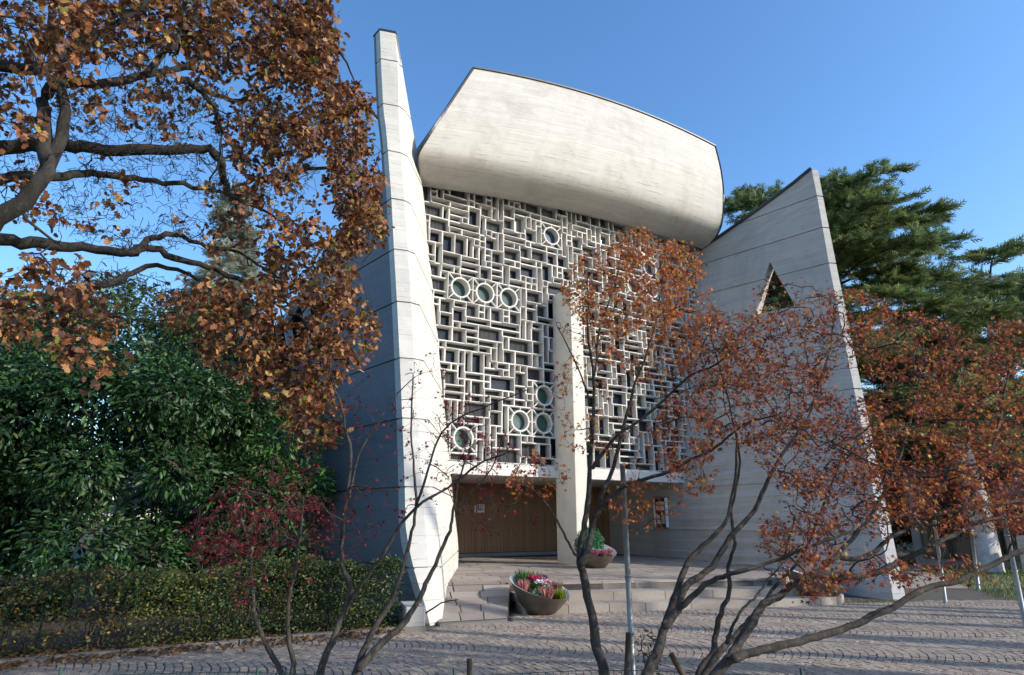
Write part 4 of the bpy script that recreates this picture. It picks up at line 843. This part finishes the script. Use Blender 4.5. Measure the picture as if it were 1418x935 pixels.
# cedar beyond the sail wall
def conifer(name, label, base, H, R, tiers, n_spr, size, cs, profile, droop, bk='bark_cedar', seed=1, lean=0):
    rs = np.random.default_rng(seed); root = empty(name, base, label, 'tree'); base = np.array(base, float); T = Tree(); T.limb([base - Z3 * .1, base + Z3 * H * .5, base + Z3 * H * .98], .03 * H, .03)
    pts, dirs = [], []
    for k in range(tiers):
        z = H * (.12 + .86 * (k + rs.uniform(0, .8)) / tiers); a = rs.uniform(0, 6.283); r = R * profile(z / H) * rs.uniform(.5, 1.18); d = np.array([math.cos(a), math.sin(a), 0])
        p0 = base + Z3 * z; P = [p0, p0 + d * r * .4 + Z3 * r * .12, p0 + d * r * .75 + Z3 * r * (.13 - droop * .3), p0 + d * r + Z3 * r * (.1 - droop)]; L_ = smooth_line(P, 4); T.big.append((L_, np.linspace(.012 * H * .35, .012, len(L_))))
        nb = 9 + int(r * 1.3); tb = np.sort(rs.uniform(.15, .97, nb)); perp = np.array([-d[1], d[0], 0])      # side branchlets carry the needles
        for b_, t in enumerate(tb):
            i = t * (len(L_) - 1); jj = min(int(i), len(L_) - 2); q0_ = L_[jj] + (L_[jj + 1] - L_[jj]) * (i - jj); sd = 1 if b_ % 2 else -1
            lb = r * rs.uniform(.16, .36) * (1.05 - .55 * t) + .25; db = unit(d * rs.uniform(.5, 1.1) + perp * sd * rs.uniform(.5, 1.1) + Z3 * rs.normal(-.02, .14)); e_ = q0_ + db * lb - Z3 * lb * droop * rs.uniform(.2, 1.4)
            T.big.append((np.array([q0_, (q0_ + e_) / 2 + Z3 * .06 * lb, e_]), np.array([.02, .014, .006]))); m = max(4, int(n_spr / (tiers * nb) * (r / R + .3) * 1.2)); w = rs.uniform(.05, 1, m)[:, None]
            q = q0_ * (1 - w) + e_ * w + rs.normal(0, 1, (m, 3)) * [.11, .11, .05]; pts.append(q); dirs.append(db * .9 + rs.normal(0, .45, (m, 3)) * [1, 1, .5] + Z3 * .05)
        m = int(nb * 1.5); tt = rs.uniform(.5, 1, m); ii = tt * (len(L_) - 1); j2 = np.minimum(ii.astype(int), len(L_) - 2); pts.append(L_[j2] + (L_[j2 + 1] - L_[j2]) * (ii - j2)[:, None]); dirs.append(d + rs.normal(0, .4, (m, 3)))
    tubes('trunk', T.big, 6, bk, root); p = np.concatenate(pts); D = np.concatenate(dirs); n = len(p); Nn = rs.normal(0, .7, (n, 3)); Nn[:, 2] += 1; sz = size * rs.uniform(.6, 1.3, n)
    V, Q = inst(p, frames(D, Nn) * sz[:, None, None], *SPRAY); quadmesh('crown', V, Q, 'leaf_needle', root, 'stuff', np.repeat(palette(n, cs, .22), len(SPRAY[0]), 0))
CED = [(.15, .21, .08, 3), (.2, .26, .095, 3), (.09, .13, .06, 2), (.26, .31, .12, 1.2)]
flat = lambda t: min(1, .38 + 1.5 * (1 - t)) if t > .25 else .9
c1 = aty(1182, 700, 33); conifer('cedar_tree', 'tall dark green cedar behind the sail wall with layered boughs', (c1[0], 33, 0), 19.8, 10.5, 170, 66000, .5, CED, lambda t: (.42 + .9 * (1 - t)) if t > .4 else .94, .1, seed=3)
c2 = aty(1440, 700, 38); conifer('cedar_tree', 'lower spreading cedar right of the tall one, boughs hanging in flat tiers', (c2[0], 38, 0), 17.2, 12.5, 80, 32000, .62, CED, lambda t: .35 + .8 * (1 - t), .14, seed=8)
c3 = aty(270, 700, 27); conifer('spruce_tree', 'silvery pale spruce top behind the oak', (c3[0], 27, 0), 17.2, 4.2, 110, 16000, .45, [(.42, .45, .36, 3), (.32, .36, .28, 2), (.55, .55, .45, 1)], lambda t: 1.02 - t, .25, seed=5)
for k, (u, y, h, R_, lab) in enumerate([(1330, 30, 6.5, 3.2, 'bright green conifer below the spreading cedar'), (1140, 30, 7, 3, 'green conifer hidden behind the sail wall foot')]):
    c4 = aty(u, 700, y); conifer('conifer_tree', lab, (c4[0], y, 0), h, R_, 60, 7000, .5, [(.07, .14, .04, 3), (.1, .18, .05, 2), (.05, .09, .03, 2)], lambda t: 1.0 - .8 * t, .15, seed=30 + k)
# red-brown deciduous trees and shrubs at the far right, far belt of trees
for k, (u, y, z, R_, lab, cs) in enumerate([(1425, 46, 7.2, 5, 'far reddish bare-crowned tree behind the spreading cedar', [(.22, .09, .07, 2), (.18, .08, .06, 2)]), (1385, 24, 3.6, 2.2, 'rust-coloured shrub before the grey annex', [(.26, .07, .04, 2), (.18, .05, .03, 2)]), (1275, 27, 3.2, 2.3, 'dark green and rust shrub right of the sail wall', [(.05, .09, .03, 2), (.16, .06, .03, 1)])]):
    c5 = aty(u, 700, y); bush('deciduous_tree' if k == 0 else 'shrub', lab, 'tree' if k == 0 else 'shrub', (c5[0], y, 0), lobes((c5[0], y, z * .62), (R_, R_, z * .38), 22, R_ * .2, R_ * .36), 6500, .16 if k else .3, SMALL, cs, 'leaf_hedge')
far = empty('tree_belt', (0, 120, 0)); far['kind'] = 'stuff'; tag(far, 'far belt of dark trees beyond the church', 'trees')
blobs = []
for a in np.linspace(-1.25, 1.25, 90):
    d_ = rr.uniform(85, 125); h_ = rr.uniform(5, 9); blobs.append((d_ * math.sin(a) * 1.3, d_ * math.cos(a) + 15, h_ * .5, 5.5, 5, h_ * .6))
p, q = blob_points(blobs, 16000, .7); p[:, 2] = np.abs(p[:, 2]); leaf_cloud('foliage', p, 1.1, SMALL, [(.05, .07, .03, 3), (.1, .075, .04, 2), (.16, .09, .04, 1)], 'leaf_hedge', far, dirs=q)
# ================================================================ ANNEX, FENCES, POLES
an = empty('annex_building', (15.5, 26, 0), 'low grey annex with dark glazing seen through the rust maple', 'building')
a0, a1 = aty(1262, 740, 26), aty(1440, 740, 23); a0[2] = a1[2] = 0; dirA = unit(a1 - a0); LA = np.linalg.norm(a1 - a0); nA = np.array([dirA[1], -dirA[0], 0])
q = MB(); q.box((a0 + a1) / 2 - nA * 2.5 + Z3 * 1.75, dirA * LA / 2, nA * 2.5, Z3 * 1.75); q.build('wall', 'annex_grey', an)
q = MB(); q.box((a0 + a1) / 2 - nA * 2.4 + Z3 * 3.6, dirA * (LA / 2 + .3), nA * 2.9, Z3 * .1); q.build('roof', 'flashing', an)
for t in (.22, .42, .62, .82):
    w_ = MB(); cc = a0 + dirA * LA * t + nA * .03 + Z3 * 1.3; w_.box(cc, dirA * .5, nA * .02, Z3 * .95); ww = w_.build('window', 'dark_glass', an)
    f_ = MB()
    for sx in (-1, 1): f_.box(cc + dirA * .52 * sx + nA * .03, dirA * .03, nA * .03, Z3 * 1.0)
    for sz in (-1, 1): f_.box(cc + Z3 * .98 * sz + nA * .03, dirA * .55, nA * .03, Z3 * .03)
    f_.build('frame', 'green_paint', ww)
q = MB(); c6 = aty(1352, 690, 22.5); q.tube([(c6[0], 22.5, 0), (c6[0] + .1, 22.6, 2.2), (c6[0], 22.8, 4.3)], [.4, .34, .3], 16); o = q.build('pier', 'plaster', None, None, True); tag(o, 'round white rendered pier standing before the annex', 'pier')
q = MB(); c6 = aty(1412, 740, 21.5); q.box((c6[0] + .4, 21.5, .6), (.4, .07, 0), (-.05, .25, 0), Z3 * .6); o = q.build('utility_cabinet', 'render_cream'); tag(o, 'white cabinet at the end of the annex', 'cabinet'); bv = o.modifiers.new('b', 'BEVEL'); bv.width = .05
def pole(name, u0, v0, u1, v1, y, r, label, bands=3):
    a, b = aty(u0, v0, y), aty(u1, v1, y); b2 = a + (b - a) * ((a[2] + .1) / (a[2] - b[2])); root = empty(name, (b2[0], b2[1], 0), label, 'pole'); q = MB(); q.tube([b2, a], r, 14); q.build('shaft', 'steel', root, None, True)
    q = MB(); q.tube([a, a + Z3 * .02], [r * 1.12, r * .9], 14); q.build('cap', 'steel', root)
    for k in range(bands): p = a + (b2 - a) * (.25 + .22 * k); q = MB(); q.tube([p, p + (a - b2) * .012], r * 1.22, 14); q.build('clamp', 'steel', root, None, True)
pole('steel_pole', 862, 645, 875, 905, 6.6, .027, 'galvanised steel pole beside the slender orange maple')
pole('steel_pole', 1384, 688, 1405, 790, 9.2, .03, 'galvanised steel pole at the grass edge right of the sail wall', 2)
pole('steel_pole', 1294, 722, 1304, 795, 14.5, .035, 'thin grey fence pole behind the rust maple right of the sail wall', 1)
pole('fence_post', 1345, 735, 1350, 775, 17, .04, 'green fence post before the annex glazing', 0)
for (u, v, y, l, tilt, lab) in [(870, 876, 6.5, .9, .03, 'old wooden stake strapped beside the galvanised pole'), (929, 905, 5.9, .7, -.12, 'leaning stump of a cut stake at the rust maple trunk'), (650, 912, 6.3, .5, .0, 'short dark stake at the wire mesh fence')]:
    a = aty(u, v, y); q = MB(); b = np.array([a[0] - tilt * 3, a[1], -.1]); q.tube([b, (a + b) / 2 + np.array([.01, 0, 0]), a], [.03, .028, .024], 8); o = q.build('wooden_stake', 'stake', None, None, True); tag(o, lab, 'stake')
# low wire mesh fence at the near edge
wf = empty('wire_fence', (-.5, 6.0, 0), 'low dark green wire mesh fence along the near edge of the paving', 'fence'); wl = []
for x in np.arange(-4.2, 2.6, .066): wl.append((np.array([(x, 6.0 + .05 * math.sin(x), -.05), (x + .012, 6.0 + .05 * math.sin(x), .2), (x, 6.0 + .05 * math.sin(x), .43 + .02 * math.sin(2 * x))]), np.full(3, .0028)))
for z in np.arange(.03, .44, .066): X = np.arange(-4.2, 2.6, .2); wl.append((np.stack([X, 6.0 + .05 * np.sin(X), z + .02 * np.sin(2 * X)], 1), np.full(len(X), .0028)))
tubes('mesh', wl, 4, 'wire_green', wf, 'stuff')
for x in (-3.9, -2.2, -.5, 1.2, 2.5): q = MB(); q.tube([(x, 6.02, -.1), (x, 6.02, .47)], .013, 6); q.build('post', 'green_paint', wf)
# small rose by the pole
T = Tree(); b = atz(893, 990, 0)
T.pxlimb([(890, 990), (893, 925), (888, 895), (892, 882)], 6.3, 6.3, .008, .004); T.limb([T.big[0][0][3].copy(), aty(905, 920, 6.25), aty(910, 900, 6.2)], .006, .003); T.grow(sample_px([(893, 895, 14, 22, 6.1, 6.5, 1), (905, 915, 14, 16, 6.1, 6.5, 1)], 30), .0015, .003, .1)
ro = T.build('rose_bush', 'small thin rose bush beside the galvanised pole', 'bush', 'bark_maple', (1.3, 6.3, 0)); p, d = tip_leaves(T.tips, 4, .015); leaf_cloud('leaves', p, .045, OVAL, [(.12, .02, .03, 2), (.05, .1, .03, 2), (.2, .2, .05, 1)], 'leaf_maple', ro)
# grass bank and weeds, fallen leaves
def grass(name, label, P, h, cs):
    n = len(P); D = np.stack([RNG.normal(0, .35, n), RNG.normal(0, .35, n), np.ones(n)], 1); tv = np.array([(0, -.05, 0), (.5, -.045, .02), (1, 0, .1), (.5, .045, .02)]); R = frames(D, RNG.normal(0, 1, (n, 3))); V, Q = inst(P, R * (h * RNG.uniform(.5, 1.3, n))[:, None, None], tv, np.array([(0, 1, 2, 3)]))
    o = quadmesh(name, V, Q, 'leaf_hedge', None, 'stuff', np.repeat(palette(n, cs, .2), 4, 0)); tag(o, label, 'grass')
n = 26000; X = RNG.uniform(0, 1, n); Yv = RNG.uniform(13.2, 24, n); P = np.stack([Yv * .22 + 7.6 + X * 9 + np.where(Yv < 15, (15 - Yv) * .2, 0), Yv, np.full(n, -.03)], 1)
P = P[P[:, 0] > 10.1 + (P[:, 1] - 13.3) * .42]; grass('grass', 'short green grass bank right of the path', P, .13, [(.06, .12, .025, 3), (.1, .16, .035, 2), (.16, .17, .05, 1)])
n = 900; X = RNG.normal(7.9, .5, n); P = np.stack([X, 14.55 + RNG.normal(0, .09, n), np.zeros(n)], 1); grass('weeds', 'thin weeds along the foot of the sail wall', P, .06, [(.08, .12, .03, 1), (.2, .18, .08, 1)])
def litter(name, label, P, size, cs, tm=OAK):
    n = len(P); a = RNG.uniform(0, 6.283, n); D = np.stack([np.cos(a), np.sin(a), RNG.normal(0, .15, n)], 1); Nn = RNG.normal(0, .25, (n, 3)); Nn[:, 2] += 1; sz = size * RNG.uniform(.5, 1.2, n); V, Q = inst(P, frames(D, Nn) * sz[:, None, None], *tm)
    o = quadmesh(name, V, Q, 'leaf_oak', None, 'stuff', np.repeat(palette(n, cs, .25), len(tm[0]), 0)); tag(o, label, 'leaves')
BR = [(.2, .11, .05, 3), (.13, .07, .035, 3), (.32, .2, .09, 1)]
n = 2600; x = RNG.uniform(-8, -1.7, n); litter('fallen_leaves', 'brown fallen leaves lying along the hedge kerb', np.stack([x, bedline(x) + RNG.normal(.12, .3, n), np.full(n, .045) + RNG.uniform(0, .02, n)], 1), .09, BR)
n = 6500; x = RNG.uniform(-3, 12, n); litter('fallen_leaves', 'small fallen maple leaves scattered over the stone setts', np.stack([x, RNG.uniform(6.2, 14, n), np.full(n, .012)], 1), .045, BR + [(.3, .07, .04, 1)], MAPLE)
# ================================================================ TREES OUTSIDE THE FRAME (their trunks shade the forecourt)
SX = SUNV[:2] / np.linalg.norm(SUNV[:2])
for k, (gx, gy, dist, r) in enumerate([(3, 8.4, 14, .3), (2, 9.7, 17, .24), (4, 10.7, 17, .36), (6, 12.0, 19, .42), (7, 12.9, 16, .2), (8, 13.8, 20, .3), (-1, 9.1, 21, .34), (-3, 10.2, 26, .38), (2.5, 15.2, 24, .3), (-1, 12.6, 26, .26)]):
    b = np.array([gx + SX[0] * dist, gy + SX[1] * dist, 0]); T = Tree(); h = 11 + (k % 3) * 1.5; r *= 1.35; T.limb([b - Z3 * .1, b + np.array([.1, 0, h * .35]), b + np.array([-.1, .1, h * .7]), b + np.array([.1, 0, h])], r, .04, .01)
    T.grow(np.array([b + np.array([RNG.normal(0, 1.6), RNG.normal(0, 1.6), RNG.uniform(h * .55, h * 1.05)]) for _ in range(14)]), .01, .04, .12, 5, True); ot = T.build('plane_tree', 'bare tree standing beside the forecourt outside the picture', 'tree', 'bark_cedar', b, 'bare trees right of the forecourt')
